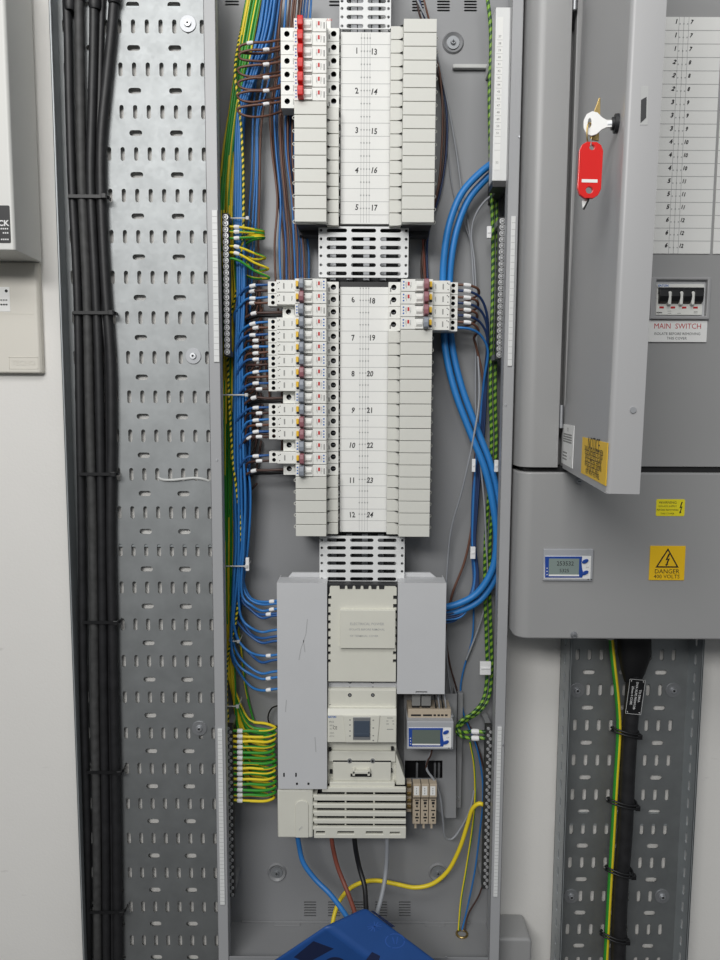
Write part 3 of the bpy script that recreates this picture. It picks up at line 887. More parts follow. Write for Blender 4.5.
# ---- energy meters
def lcd_meter(label, px0, px1, py0, py1, h0, h1, digits, top, inlaid):
    xm = (px0 + px1) / 2; ym = (py0 + py1) / 2
    t = thing('energy_meter', label, 'energy meter', O_of(xm, py1, h1, h0))
    W = px1 - px0; H = py1 - py0
    def fx(f): return px0 + W * f
    def fy(f): return py0 + H * f
    mb = MB(); pbox(mb, px0, px1, py0, py1, h0, h1); mb.build('case', 'mgrey', t, bevel=1.2)
    mb = MB(); pbox(mb, fx(.03), fx(.95), fy(.22), fy(.93), h1, h1 + .6); mb.build('label_plate', 'signw', t)
    mb = MB()
    P = [(.04, .24), (.80, .24), (.80, .90), (.04, .90)] if False else [(.035, .235), (.775, .235), (.76, .42), (.775, .62), (.80, .76), (.775, .89), (.035, .89)]
    mb.prism([(UX(fx(a), fy(b), h1 + 1), UZ(fx(a), fy(b), h1 + 1)) for a, b in P], 'h', h1 + .6, h1 + 1.6); mb.build('blue_bezel', 'mblue', t)
    mb = MB(); pbox(mb, fx(.11), fx(.715), fy(.30), fy(.80), h1 + 1.6, h1 + 2.0); mb.build('display', 'lcd2' if digits else 'lcd', t)
    mb = MB(); pbox(mb, fx(.11), fx(.715), fy(.80), fy(.85), h1 + 1.6, h1 + 2.2); mb.build('display_rim', 'signw', t)
    for f in (.38, .74):
        x, _, z = U(fx(.835), fy(f), h1 + 1); mb = MB()
        mb.prism([(x + 4.6 * math.cos(a), z + 2.9 * math.sin(a) + 1.6 * math.cos(a)) for a in [2 * math.pi * i / 18 for i in range(18)]], 'h', h1 + .6, h1 + 2.6); mb.build('button', 'mblue', t, bevel=.5)
    mb = MB()
    e = h1 + 2.15
    if digits:
        x, _, z = U(fx(.44), fy(.46), e); mb.text('253532', 8.6, x, e, z, 0, bold=.005, sx=.95)
        x, _, z = U(fx(.42), fy(.68), e); mb.text('5325', 7, x, e, z, 0)
    e2 = h1 + 1.75
    for q, f in enumerate((.6, .7, .8)):
        x, _, z = U(fx(.075), fy(f), e2); mb.cyl(x, z, h1 + 1.6, e2, .9, 8, m=1)
    x, _, z = U(fx(.88), fy(.58), h1 + .75); mb.text('E M', 2.6, x, h1 + .75, z, 2)
    for f in (.9, .96):
        x, _, z = U(fx(f), fy(.95), h1 + .2); mb.box(x - 1, x + 1, h1, h1 + .2, z - .7, z + .7, 0)
    mb.build('lettering', ['pblack', 'pwhite', 'pgrey'], t)
    return t


t = lcd_meter('grey energy meter with blue display surround right of the main breaker inside the enclosure', 407, 453.5, 721.5, 749.5, 40, 92, False, True, False)
mb = MB(); pbox(mb, 408, 451, 709.5, 721.5, 40, 78)
mb.build('terminal_step', 'tblk', t, bevel=.8)
mb = MB()
for a, b in ((411, 421), (423, 432), (433.5, 436), (437.5, 440), (441, 443.6), (445, 447.6)): pbox(mb, a, b, 714.4, 716.2, 78, 78.3)
mb.build('terminal_slots', 'dark', t)
for i, (a, b) in enumerate(((412, 420.5), (421.5, 431))):
    mb = MB(); pbox(mb, a, b, 694 + i * 2, 706, 62, 74); pbox(mb, a, b - 1, 705, 710, 62, 72, 1); mb.build('plug_connector', ['wgrey' if 0 else 'pgrey', 'dark'], t, bevel=.8)
for i, p in enumerate((435, 438.5, 442, 445)):
    mb = MB(); P = spline([U(p - 1, 692, 60), U(p, 700, 72), U(p + .8, 706, 74), U(p + 1, 711, 70)], 3); mb.tube(P, 1.3, 6); mb.build('lead', 'black' if i % 2 == 0 else 'wgrey', t, smooth=True)
x, _, z = U(452, 715.5, 76); mb = MB(); mb.cyl(x, z, 40, 78, 2.2, 12); mb.build('side_screw', 'steel', t)

# bracket plate with opening behind the meter
t = thing('mounting_bracket', 'grey steel bracket plate with rectangular opening under the blue-framed meter', 'bracket', O_of(430, 820, 40, HB))
h = 40
mb = MB(); mb.plate([(UX(p, q, h), UZ(p, q, h)) for p, q in ((404, 694), (404, 782), (446, 818), (456, 818), (456, 694))][::-1],
                    [[(UX(p, q, h), UZ(p, q, h)) for p, q in ((404.8, 760.5), (442.5, 760.5), (442.5, 778.5), (404.8, 778.5))]], h - 2, h); mb.build('plate', 'encl', t)
mb = MB(); pbox(mb, 404, 444, 750, 790, HB, 9); mb.build('opening_shade_sheet', 'black', t)  # added black sheet; its colour stands in for shade in the bracket opening
mb = MB(); pbox(mb, 454.5, 456, 694, 818, HB, h - 2); pbox(mb, 446, 456, 814, 818, HB, h - 2); mb.build('fold', 'encl', t)
mb = MB(); pbox(mb, 456.8, 462, 693, 808, HB, 22); mb.build('side_rail', 'encl', t, bevel=.6)
mb = MB(); x, _, z = U(458.5, 798.5, 22); mb.cyl(x, z, 22, 23.6, 2.4, 12); mb.build('screw', 'steel', t)
mb = MB()
for p in (417, 435, 439): 
    pbox(mb, p - 1, p + 1, 763, 778, 14, 18)
mb.build('copper_stud', 'steel2', t)

# terminal blocks
O = O_of(418, 824, 66, 30)
proto = None
for k, p0 in enumerate((412.6, 420.8, 428.8)):
    dx = UX(p0, 800, 66) - UX(412.6, 800, 66)
    lab = ('sand coloured terminal block at the left of three under the meter', 'sand coloured terminal block in the middle of three under the meter', 'sand coloured terminal block at the right of three under the meter')[k]
    if proto is None:
        proto = thing('terminal_block', lab, 'terminal block', O, 'terminal blocks under the meter')
        mb = MB()
        a, b = UX(412.8, 800, 66), UX(420.2, 800, 66)
        prof = [(30, UZ(418, 824, 66)), (66, UZ(418, 824, 66)), (66, UZ(418, 799, 66)), (72, UZ(418, 797, 72)), (72, UZ(418, 784, 72)), (56, UZ(418, 784, 72)), (56, UZ(418, 794, 72)), (30, UZ(418, 797, 72))]
        mb.prism(prof, 'x', a, b); mb.build('body', 'tblk', proto, bevel=.6)
        mb = MB()
        for y, w, hh in ((800.3, 6.5, .9), (803, 4.6, 2.2), (806.3, 2.6, 1.6), (810.4, 6.5, 1.0), (814.3, 2.8, 2.0), (817.6, 6, 1.4), (820.6, 2.8, 1.2)):
            x, _, z = U(417, y, 66); mb.box(x - w / 2, x + w / 2, 66, 66.2, z - hh, z + hh)
        mb.build('wire_opening', 'dark', proto)
        mb = MB(); x, _, z = U(416.5, 791, 72)
        mb.box(x - 4, x + 4, 72, 72.3, z - 7, z + 8)
        for q in range(4): mb.box(x - .8, x + .8, 72.3, 72.5, z - 5 + q * 3, z - 3.6 + q * 3, 1)
        mb.build('marker_card', ['card', 'pgrey'], proto)
        mb = MB(); x, _, z = U(415.4, 826, 62); mb.box(x - 1.6, x + 1.6, 52, 62, z - 4, UZ(418, 823, 66) + 2); mb.build('foot', 'tblk', proto)
    else:
        dup(proto, (O[0] + dx, O[1], O[2]), lab)
mb = MB(); pbox(mb, 406.5, 411.5, 782, 812, 44, 56); pbox(mb, 406.5, 411.5, 792, 804, 30, 44)
for y in (785, 793, 800, 806): pbox(mb, 407, 411, y, y + 3, 56, 60, 1)
tag(mb.build('end_bracket', ['tblk', 'brass'], bevel=.6), 'dull sand end bracket with brass pieces beside the louvre and terminal blocks', 'end bracket')
mb = MB(); pbox(mb, 404, 444, 786, 800, HB, 30); tag(mb.build('mounting_rail', 'steel2'), 'short steel rail carrying the sand coloured terminal blocks', 'mounting rail')

# ================================================================== EARTH BARS
def earth_bar(label, pxa, pxb, ya, yb, n, hb, strip, striplab, style):
    """pxa/pxb: (x at top, x at bottom) of the bar's two edges, in photo px at hb"""
    zt, zb = UZ(pxa[0], ya, hb), UZ(pxa[0], yb, hb); ym = (ya + yb) / 2
    x0 = UX((pxa[0] + pxa[1]) / 2, ym, hb); x1 = UX((pxb[0] + pxb[1]) / 2, ym, hb)
    t = thing('earth_bar', label, 'earth terminal bar', ((x0 + x1) / 2, HB, zb))
    mb = MB(); mb.box(x0, x1, hb - 12, hb, zb, zt)
    mb.build('bar', 'bardark' if style == 0 else 'bardark', t, bevel=.6)
    for z in (zt - 4, zb + 4):
        s = MB(); s.box((x0 + x1) / 2 - 4, (x0 + x1) / 2 + 4, HB, hb - 12, z - 4, z + 4); s.build('stand_off', 'encl', t)
    pt = (zt - zb - (12 if style == 0 else 8)) / (n - 1); proto = None
    for k in range(n):
        z = zt - (6 if style == 0 else 4) - pt * k
        if proto is None:
            m_ = MB(); cx = (x0 + x1) / 2 - (0 if style == 0 else 1.5)
            rr = min(4.7, pt * .49) if style == 0 else min(3.2, pt * .44)
            m_.cyl(cx, z, hb, hb + 1.6, rr, 16, 0, r1=rr * .94); m_.cyl(cx, z, hb + 1.6, hb + 1.75, rr * .66, 14, 1); m_.cyl(cx, z, hb + 1.75, hb + 2.4, rr * .5, 14, 0, r1=rr * .4)
            proto = m_.build('clamp_screw', ['nickel', 'dark'], t); zp0 = z
        else:
            c = proto.copy(); COL.objects.link(c); c.location = (0, 0, (z - zp0) * S)
            if style: c.location.x = (3.4 if k % 2 else 0) * S
    sx0, sx1, sy0, sy1, sh = strip
    ysm = (sy0 + sy1) / 2
    a, b = UX(sx0, ysm, sh), UX(sx1, ysm, sh); z1, z0 = UZ(sx0, sy0, sh), UZ(sx0, sy1, sh)
    t2 = thing('label_strip', striplab, 'label strip', ((a + b) / 2, HF, z0))
    mb = MB(); mb.box(a, b, HF, sh, z0, z1); mb.build('strip', 'white', t2, bevel=.5)
    mb = MB(); kk = int((z1 - z0) / pt)
    for k in range(1, kk): 
        z = z1 - (z1 - z0) * k / kk; mb.box(a + .5, b - .5, sh, sh + .12, z - .3, z + .3)
    mb.build('ruled_lines', 'line', t2)
    return t


earth_bar('steel earth bar of large screw heads on the upper left, beside the hairpin green wires', (222, 224), (228.6, 230.6), 213, 356, 23, 80, (212.8, 218.3, 210, 362, 112), 'ruled white label strip left of the upper left earth bar', 0)
earth_bar('steel earth bar of large screw heads on the upper right, beside the twisted green cord', (499.5, 495.5), (506, 502), 217, 359, 23, 80, (509.5, 514, 216, 366, 112), 'ruled white label strip right of the upper right earth bar', 0)
earth_bar('dark narrow earth bar on the lower left, feeding the stack of yellow-green loops', (225.5, 228.5), (232, 235), 726, 897, 48, 70, (218.8, 223.6, 729, 905, 112), 'ruled white label strip beside the lower left earth bar', 1)
earth_bar('dark narrow earth bar on the lower right, with the twisted green cord ending on it', (485, 483), (492, 490), 726, 889, 48, 70, (495.5, 499.8, 727, 897, 112), 'ruled white label strip beside the lower right earth bar', 1)

# white numbered cover, upper right
t = thing('terminal_cover', 'tall white numbered terminal cover at the upper right of the enclosure, above the earth bar', 'terminal cover', O_of(503, 183, 98, 40))
mb = MB(); xa, xb = UX(494, 95, 98), UX(512, 95, 98); mb.box(xa, xb, 70, 98, UZ(503, 181, 98), UZ(503, 7, 98)); mb.build('cover', 'white', t, bevel=1.5, seg=3)
mb = MB(); la, lb = UX(495.5, 95, 98), UX(501.5, 95, 98); mb.box(la, lb, 98, 98.3, UZ(498, 170, 98), UZ(498, 17, 98)); mb.build('number_card', 'card', t)
mb = MB(); 
for i in range(18):
    y = 36.5 + i * 6.9; z = UZ(498, y, 98.5)
    if y < 136: mb.text(str(37 + i), 4.2, (la + lb) / 2, 98.45, z, 0, bold=.01)
    if y < 150: mb.box(la, lb, 98.3, 98.45, z - 4.6, z - 4.2, 1)
mb.text('52', 4.2, (la + lb) / 2, 98.45, UZ(498, 162.5, 98.5), 0)
mb.build('lettering', ['pgrey', 'line'], t)
mb = MB(); mb.box(xa + 1, xb - 1, 66, 97, UZ(503, 187, 98) , UZ(503, 181, 98)); mb.box(xa + 10, xb - 2, HB, 70, UZ(503, 187, 98), UZ(503, 10, 98)); mb.build('end_cap', 'black', t, bevel=.8)

# nylon tie stick
def stick(pxs, h, r, label, name='cable_tie', m='tie_w', cat='cable tie'):
    mb = MB(); mb.tube(spline([U(*p) if len(p) == 3 else U(p[0], p[1], h) for p in pxs], 4), r, 8, flat=.5)
    return tag(mb.build(name, m, smooth=True), label, cat)


mb = MB(); pbox(mb, 453, 489, 63.6, 68, HB, 14); pbox(mb, 488, 492, 60, 73, HB, 30)
for q in range(3): pbox(mb, 488, 492, 60 + q * 5, 62 + q * 5, 30, 34)
tag(mb.build('cable_support', 'tie_w', bevel=1.4), 'white nylon cable support arm on the upper right of the enclosure back', 'cable support')

# ================================================================== BLUE CASE AT THE BOTTOM
L0 = Vector(U(262, 968, 190)); R0 = Vector(U(326, 925, 215)); T0 = Vector(U(367.5, 906, 165)); T1 = Vector(U(445, 963, 165))
d = (T1 - T0).normalized(); d = Vector((d.x, d.y + .02, d.z))
nL = 210
back = L0 + (T0 - R0) + Vector((0, -8, 0))
poly = [L0, R0, T0, back]
t = thing('plastic_case', 'blue plastic case poking up at the bottom edge in front of the enclosure', 'plastic case', tuple(T0 + d * 60))
mb = MB()
vs = [tuple(p) for p in poly] + [tuple(p + d * nL) for p in poly]
mb._add(vs, [(0, 1, 2, 3), (7, 6, 5, 4)] + [(i, (i + 1) % 4, 4 + (i + 1) % 4, 4 + i) for i in range(4)], 0)
mb.build('shell', 'case', t, bevel=7, seg=5, smooth=True)
nf = (R0 - L0).cross(d).normalized()          # normal of the left face
if nf.y < 0: nf = -nf
nr = (T0 - R0).cross(d).normalized()
if nr.y < 0: nr = -nr
def on_plane(px, py, p0, n):
    a = Vector(U(px, py, 0)); b = Vector(U(px, py, 400)); dv = b - a
    return a + dv * ((p0 - a).dot(n) / dv.dot(n))
def inset(mb, pxs, p0, n, m, off=.4, thick=.4):
    P = [on_plane(p, q, p0, n) for p, q in pxs]; k = len(P)
    vs = [tuple(p + n * off) for p in P] + [tuple(p - n * thick) for p in P]
    mb._add(vs, [tuple(range(k)), tuple(range(2 * k - 1, k - 1, -1))] + [(i, (i + 1) % k, k + (i + 1) % k, k + i) for i in range(k)], m)
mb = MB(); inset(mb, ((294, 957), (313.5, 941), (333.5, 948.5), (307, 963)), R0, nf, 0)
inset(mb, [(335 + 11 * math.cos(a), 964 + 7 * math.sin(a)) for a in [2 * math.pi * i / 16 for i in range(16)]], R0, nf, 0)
mb.build('grip_recess_shade', 'caseshade', t)  # flat dark patches, here and on the right face, coloured like shaded recesses
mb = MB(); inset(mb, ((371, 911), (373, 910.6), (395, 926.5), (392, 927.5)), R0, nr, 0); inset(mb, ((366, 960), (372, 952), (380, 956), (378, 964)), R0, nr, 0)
mb.build('slot_recess_shade', 'caseshade', t)
mb = MB()
def ring(cx, cy, rx, ry, w, n=24):
    for i in range(n):
        if i % 8 == 7: continue
        a, b = 2 * math.pi * i / n, 2 * math.pi * (i + 1) / n
        inset(mb, [(cx + rx * math.cos(a), cy + ry * math.sin(a)), (cx + rx * math.cos(b), cy + ry * math.sin(b)), (cx + (rx - w) * math.cos(b), cy + (ry - w) * math.sin(b)), (cx + (rx - w) * math.cos(a), cy + (ry - w) * math.sin(a))], R0, nr, 0, .5, .1)
ring(395, 941, 10, 7.6, 1.0)
for (a, b, c, e) in ((392, 937, 394, 944), (397, 937, 396, 944), (392, 943, 399, 945)): inset(mb, ((a, b), (a + .9, b), (c + .9, e), (c, e)), R0, nr, 0, .5, .1)
for i in range(6):
    a = math.pi * i / 6; cx, cy = 374, 926.5
    dx, dy = 7.5 * math.cos(a), 5 * math.sin(a)
    inset(mb, ((cx - dx, cy - dy), (cx - dx + .7, cy - dy + .6), (cx + dx + .7, cy + dy + .6), (cx + dx, cy + dy)), R0, nr, 0, .5, .1)
mb.build('moulded_symbols', mat('raised_blue_marks', (48, 92, 168), .5), t)

# ================================================================== WIRES, LEFT SIDE
rnd = random.Random(3)
def J(a): return rnd.uniform(-a, a)


# --- yellow-green earth wires running down the left edge and looping into the lower bar
n_gy = 14
path = [(-12, 256, 14), (40, 246, 13), (100, 237, 12), (160, 229, 12), (215, 226.5, 12), (300, 229.5, 13), (400, 228.5, 12), (500, 228, 10), (560, 228.5, 9), (620, 228.5, 9), (672, 230.5, 9)]
for i in range(n_gy):
    f = (i + .5) / n_gy - .5
    hb_ = 26 + 8 * ((i * 5) % 3)
    pts = [(cx + f * w + J(.8), y, hb_ + J(2) - (6 if y > 330 else 0)) for y, cx, w in path]
    yb = 731 + 5.35 * i                 # where it enters the bar
    pts += [(236 + f * 4, 690 + 3.2 * i, 26), (250, yb - 11 + J(1), 26 + J(3)), (266, yb - 7 + J(1), 36 + J(3)), (275 + J(1), yb - 3, 46), (267, yb + .3, 56), (250, yb + J(.6), 62), (240, yb, 64), (232.5, yb - .5, 62)]
    wire('earth_wire', 'yellow and green earth wire down the left edge, looping into the lower left bar', 'wire', pts, 2.35, ['wgreen', 'wyellow'],
         'earth wires looping into the lower left bar', gy_stripe(.07 + .03 * rnd.random(), rnd.randint(0, 7)), marks=[(241.5, yb)], mlen=8.5)

# --- hairpin earth wires at the upper left bar
for i, (y0, xe, ye, y1) in enumerate(((226.5, 263, 231, 234), (231.5, 263, 233.5, 236), (238, 263.5, 237, 240), (246, 264.5, 257, 250), (252.5, 267.5, 268, 254), (258.5, 268.5, 277, 262))):
    pts = [(228, y0, 74), (234, y0 + .3, 76), (242, y0 + (ye - y0) * .2, 74), (254, y0 + (ye - y0) * .65, 68), (xe, ye, 58), (xe + .4, ye + 1.4, 52), (254, ye - .5 + (3 if i < 5 else 1.5), 44), (244, y1 + 4 + i * .6 + (6 if i == 5 else 0), 36), (234, y1 + 10, 30), (229, y1 + 30, 28), (227.5, y1 + 70, 28)]
    wire('earth_wire', f'yellow and green hairpin earth wire at the upper left bar, {ORD[i]} from its top', 'wire', pts, 1.9, ['wgreen', 'wyellow'],
         'hairpin earth wires at the upper left bar', gy_stripe(.12, [1, 2, 5, 1, 0, 4][i]), marks=[(237.5, y0 + (ye - y0) * .12)] if i < 5 else (), mlen=8)

# --- twisted yellow, green and black cord on the left
wire('twisted_cord', 'twisted green, yellow and black cord weaving down the left wire bundle', 'cord',
     [(254, -12, 14), (246, 15, 16), (238.5, 43, 44), (235, 75, 60), (239, 105, 60), (242.5, 150, 60), (243.5, 200, 60), (242.5, 245, 60), (238, 285, 52), (231.5, 312, 48), (228, 345, 46), (228.5, 385, 48), (230, 415, 54), (233, 462, 58), (239, 510, 58), (242, 555, 56), (239.5, 592, 54), (234.5, 628, 54), (228, 655, 52), (226.5, 690, 52), (228, 722, 58)],
     2.0, ['wyellow', 'dgreen'], None, helix, n=8, step=1.05)

# --- blue wires running the left bundle down to the neutral terminals
entries = [601, 603.5, 609, 613.5, 615.5, 630, 636.5, 641, 655, 660, 671.5, 677.5, 689]
nb = len(entries)
bpath = [(-12, 272, 15), (35, 264.5, 15), (75, 252, 13), (110, 242, 9), (150, 238.8, 8), (210, 238.5, 8), (255, 240.5, 9), (300, 241, 10), (350, 239.5, 10), (400, 239, 11), (450, 239.5, 12), (500, 241, 14), (545, 240.5, 12), (575, 238.5, 10)]
for i, ye in enumerate(entries):
    f = .5 - (i + .5) / nb
    hh = 40 + 9 * (i % 3)
    dark = i in (3, 4, 6, 7, 9)
    pts = [(cx + f * w + J(.6), y, hh + J(2)) for y, cx, w in bpath if y < ye - 36]
    if ye > 630: pts += [(236 + f * 8, 603, hh), (234.5 + f * 6, ye - 32 + (i % 2) * 6, hh)]
    pts += [(241 + f * 6, ye - 18 + (i % 3) * 3, hh), (251, ye - 4 + J(2), hh + 4), (262, ye + 1.6 + J(1), 58), (272, ye + .4, 62), (280, ye - .6, 64)]
    wire('neutral_wire', 'blue wire from the left bundle curving into the left grey shroud', 'wire', pts, 2.05, 'wblue2' if dark else 'wblue', 'blue wires entering the left shroud',
         marks=[(270.5 if i < 3 else 268, ye)] if i in (0, 2, 3, 8, 11, 12) else (), mlen=8)

# --- brown loops on the red breakers
for i in range(6):
    y = (42.5, 49.5, 64.5, 78, 90.5, 104.5)[i]
    pts = [(285.5, y - 4, 60), (279, y - 2.4, 68), (266, y + J(.4), 76), (250, y + .6 + J(.6), 78), (238.5 + J(1.2), y + 4.5, 76), (240, y + 9, 74), (252, y + 11.5 + J(1), 72), (267, y + 10.5 + J(1.5), 64), (280, y + 7.5, 48), (286, y + 6, 40), (298, y + 4, 28)]
    wire('live_wire', f'brown wire looping left from the red-toggled breakers, {ORD[i]} loop from the top', 'wire', pts, 1.75, 'wbrown', 'brown loops on the red-toggled breakers',
         marks=[(248.5 if i == 0 else 266, y)], mlen=9)

# --- wires at the left terminals of the middle breakers
def zrow(k, dz): return row_of(R2T - P2 * (k + .5) + dz, 76)
for k, (kd, tg) in enumerate(seq):
    first_mk = 251 + min(k, 9) * .7
    if kd == 'rcbo':
        for dz, m_, nm in ((4.1, 'wblue' if k % 2 else 'wblue2', 'blue'), (-4.1, 'wbrown' if k % 2 else 'dbrown', 'brown')):
            y = zrow(k, dz)
            ex = 240 + J(3) + (0 if nm == 'blue' else 5)
            dn = 26 + J(8)
            hh = 62 if nm == 'blue' else 54
            low = k >= 12
            pts = [(272, y, 66), (266, y + .3, 70), (256, y + .8 + J(.5), 70), (247, y + 3 + J(1.5), hh + 4), (ex, y + 11 + J(2), hh - 2), (ex - 3 + J(1), y + dn, hh - 8)]
            if nm == 'blue':
                xb = 238 + (k % 6) * 1.9
                yy = y + dn + 34
                while yy < 530: pts.append((xb + (yy - 300) * .012 + J(.7), yy, 34 + (k % 4) * 6)); yy += 55
                pts += [(240 + (k % 6) * 1.3, 560, 32 + (k % 4) * 5), (236.5 + (k % 5), 610, 30), (234, 640, 26)]
            else:
                pts += [(246 + J(2), y + dn - 2, 30), (254, y + 14, 20), (259 + (k % 4) * 1.2, y - 20 if y > 320 else y - 12, 14)]
            wire('breaker_wire', f'{nm} wire curving left from the long breakers left of the middle card', 'wire', pts, 1.85, m_, f'{nm} wires on the left middle breakers', marks=[(first_mk + (0 if nm == 'blue' else 1.6), y)], mlen=9.5)
    else:
        y = zrow(k, .6)
        pts = [(287, y, 66), (280, y + .4, 68), (268, y + 1, 66), (254, y + 1 + J(1), 62), (243, y + 8, 54), (239 + J(2), y + 18, 44), (247, y + 24, 30), (257, y + 14, 18)]
        if k == 13: pts = [(287, y - 2, 66), (276, y - 10, 68), (262, y - 11.5, 66), (246, y - 6, 62), (238.5, y + 4, 56), (240, y + 12, 50), (246, y + 18, 40), (256, y + 16, 24)]
        wire('breaker_wire', f'dark brown wire from the short grey-toggled breaker {ORD[k]} from the top', 'wire', pts, 2.0, 'dbrown', 'dark wires on the short breakers', marks=[(254, y + 1)], mlen=9)
        if k != 13:
            pts = [(284, y + 3, 52), (270, y + 4, 52), (256, y + 4.5, 50), (246, y + 10, 44), (243, y + 22, 34), (248, y + 34, 22)]
            wire('breaker_wire', f'black wire behind the brown one at the short grey-toggled breaker {ORD[k]} from the top', 'wire', pts, 2.4, 'black', 'black wires at the short breakers')

# --- brown and blue bundle from the top, passing behind the breakers
tops = [('wbrown', 279, 262, 258), ('wbrown', 283, 275, 276), ('wblue', 287, 279, 281), ('wbrown', 291, 277, 284), ('wblue2', 294, 281, 287), ('wbrown', 297, 284, 290),
        ('wbrown', 300, 286, 293), ('wblue', 303, 289, 296), ('wbrown', 295, 291, 298), ('wblue', 306, 291, 300), ('wblue2', 309, 293, 303), ('wbrown', 303, 295, 305), ('wblue', 312, 297, 309)]
for i, (m_, a, b, c) in enumerate(tops):
    hh = 20 + 6 * (i % 3)
    nm = 'brown' if 'brown' in m_ else 'blue'
    if i == 0:
        pts = [(a, -12, 46), (276, 40, 44), (267, 85, 38), (261, 130, 34), (259.5, 190, 32), (258.5, 260, 24), (262, 330, 14), (270, 400, 12)]
    else:
        pts = [(a, -12, 44 + i % 3 * 6), (a - 4 + J(1), 30, 40 + i % 3 * 5), (b + 1, 75, 30), (b - 5 + i * .3, 110, hh + 6), (b - 3, 150, hh), (b + 2 + J(1), 200, hh), (c - 1 + J(1), 245, hh), (c, 285, hh), (c + 4, 330, 18), (c + 6, 400, 16), (c + 6, 455, 14)]
    wire('circuit_wire', f'{nm} wire in the bundle passing from the top behind the left breakers', 'wire', pts, 1.65, m_, f'{nm} wires passing behind the left breakers')
for i, (a, b, c) in enumerate(((262, 253, 249), (268, 257, 253), (273, 258.5, 256))):
    pts = [(a + 8, -12, 50), (a + 2, 35, 48), (a - 6 + i, 80, 42), (b, 120, 36), (b - 1, 165, 34), (c, 215, 34), (c - 3, 260, 32), (c - 6, 310, 30), (c - 8, 350, 26)]
    wire('circuit_wire', 'blue wire slanting down between the left bundle and the breakers above the hairpin wires', 'wire', pts, 1.65, 'wblue', 'slanting blue wires above the hairpins')

# odd sagging earth lead near the lower loops
wire('earth_wire', 'single yellow and green wire slanting down behind the lower loops', 'wire', [(232, 590, 20), (240, 640, 16), (246, 690, 14), (252, 715, 14), (254, 722, 16)], 1.9, ['wgreen', 'wyellow'], None, gy_stripe(.1))
wire('cord', 'thin black looped lead peeking out at the left edge of the left grey shroud', 'cord', [(281, 705, 30), (272, 708, 24), (268, 717, 20), (270, 724, 20), (280, 727, 30)], 1.3, 'black')

# white nylon ties on the left bundle
def band(px0, px1, py, h0, h1, label, m='tie_w', r=1.3, slope=0.0, group=None, tail=True):
    mb = MB()
    A = U(px0, py, h1); B = U(px1, py + slope, h1); 
    P = [(A[0], h0, A[2]), (A[0] - 1, (h0 + h1) / 2, A[2]), (A[0] + 1, h1, A[2]), ((A[0] + B[0]) / 2, h1 + 1.5, (A[2] + B[2]) / 2), (B[0] - 1, h1, B[2]), (B[0] + 1, (h0 + h1) / 2, B[2]), (B[0], h0, B[2])]
    mb.tube(spline(P, 3), r * .9, 8, flat=.7)
    t = mb.build('cable_tie', m, smooth=True); tag(t, label, 'cable tie', group)
    if tail:
        k = MB(); k.box(B[0] - 3, B[0] + 2, h1 - 1, h1 + 4, B[2] - 2.6, B[2] + 2.6); k.build('tie_head', m, t, bevel=.8)
    return t


band(224, 248, 218.5, 30, 66, 'white nylon tie round the left bundle beside the top of the upper left earth bar')
band(221, 247, 395, 24, 64, 'white nylon tie round the left bundle level with number 9')
band(221, 247, 566, 24, 62, 'white nylon tie round the left bundle level with the lowest vent plate')
mb = MB(); pbox(mb, 245.5, 249, 558, 571, 58, 64); tag(mb.build('cable_tag', 'sleeve', bevel=.8), 'white plastic tag on the left bundle tie level with the lowest vent plate', 'cable tag')
band(229, 239, 641, 24, 56, 'white nylon tie round the left bundle beside the blue wires entering the left shroud')
band(224, 238, 706, 24, 58, 'white nylon tie round the left bundle just above the lower left earth bar')

# ================================================================== WIRES, RIGHT SIDE
wire('neutral_cable', 'thick bright blue cable sweeping down the right side, left of the pair at its top', 'cable',
     [(503, 155, 46), (494, 162, 47), (480, 173, 49), (462, 193, 50), (450, 222, 50), (444, 258, 46), (443, 305, 38), (445.5, 350, 38), (454.5, 390, 42), (470, 432, 47), (484.5, 468, 52), (493, 505, 54), (496.5, 540, 54), (492, 570, 54), (476, 594, 53), (456, 604.5, 52), (436, 608.5, 48)],
     5.3, 'bigblue', 'thick blue cables on the right', n=14)
wire('neutral_cable', 'thick bright blue cable sweeping down the right side, right of the pair at its top', 'cable',
     [(507, 161, 38), (498, 168, 38), (485, 180, 38), (469, 199, 39), (457.5, 227, 40), (451, 262, 38), (449.5, 306, 30), (452.5, 348, 28), (462, 388, 31), (477, 429, 36), (491, 466, 42), (498.5, 505, 44), (501, 541, 44), (496, 575, 44), (480, 600, 44), (458, 611.5, 44), (436, 616.5, 42)],
     5.3, 'bigblue', 'thick blue cables on the right', n=14)
# twisted green cords
for i, (off, lab) in enumerate(((0, 'twisted green and black earth cord hanging down the right side, longest of the pair'), (4.6, 'twisted green and black earth cord beside the longer one, starting below the numbered cover'))):
    pts = [(486, -12, 40), (490, 20, 44), (491, 50, 46), (489.5, 90, 48), (490, 130, 48), (491, 170, 44), (492, 200, 40), (493, 250, 34), (492.5, 300, 32), (491, 350, 34), (490.5, 400, 34), (491.5, 440, 30), (489, 490, 28), (485.5, 540, 26), (485, 590, 26), (486.5, 640, 26), (487, 675, 28), (483, 700, 36), (473, 713, 42), (461, 721, 46)]
    pts = [(a + off, b, c - i * 8) for a, b, c in pts]
    if i: pts = pts[6:]; pts = [(499, 180, 30)] + pts
    pts += [(457, 728 + i * 3, 48), (461, 732 + i * 4, 52), (472, 731.5 + i * 6.5, 60), (486, 732 + i * 6, 64)]
    wire('twisted_cord', lab, 'cord', pts, 2.8, ['lime', 'dgreen'], 'twisted green cords on the right', helix, marks=[(475, 732 + i * 6.5)], n=8, step=1.35, mlen=12)
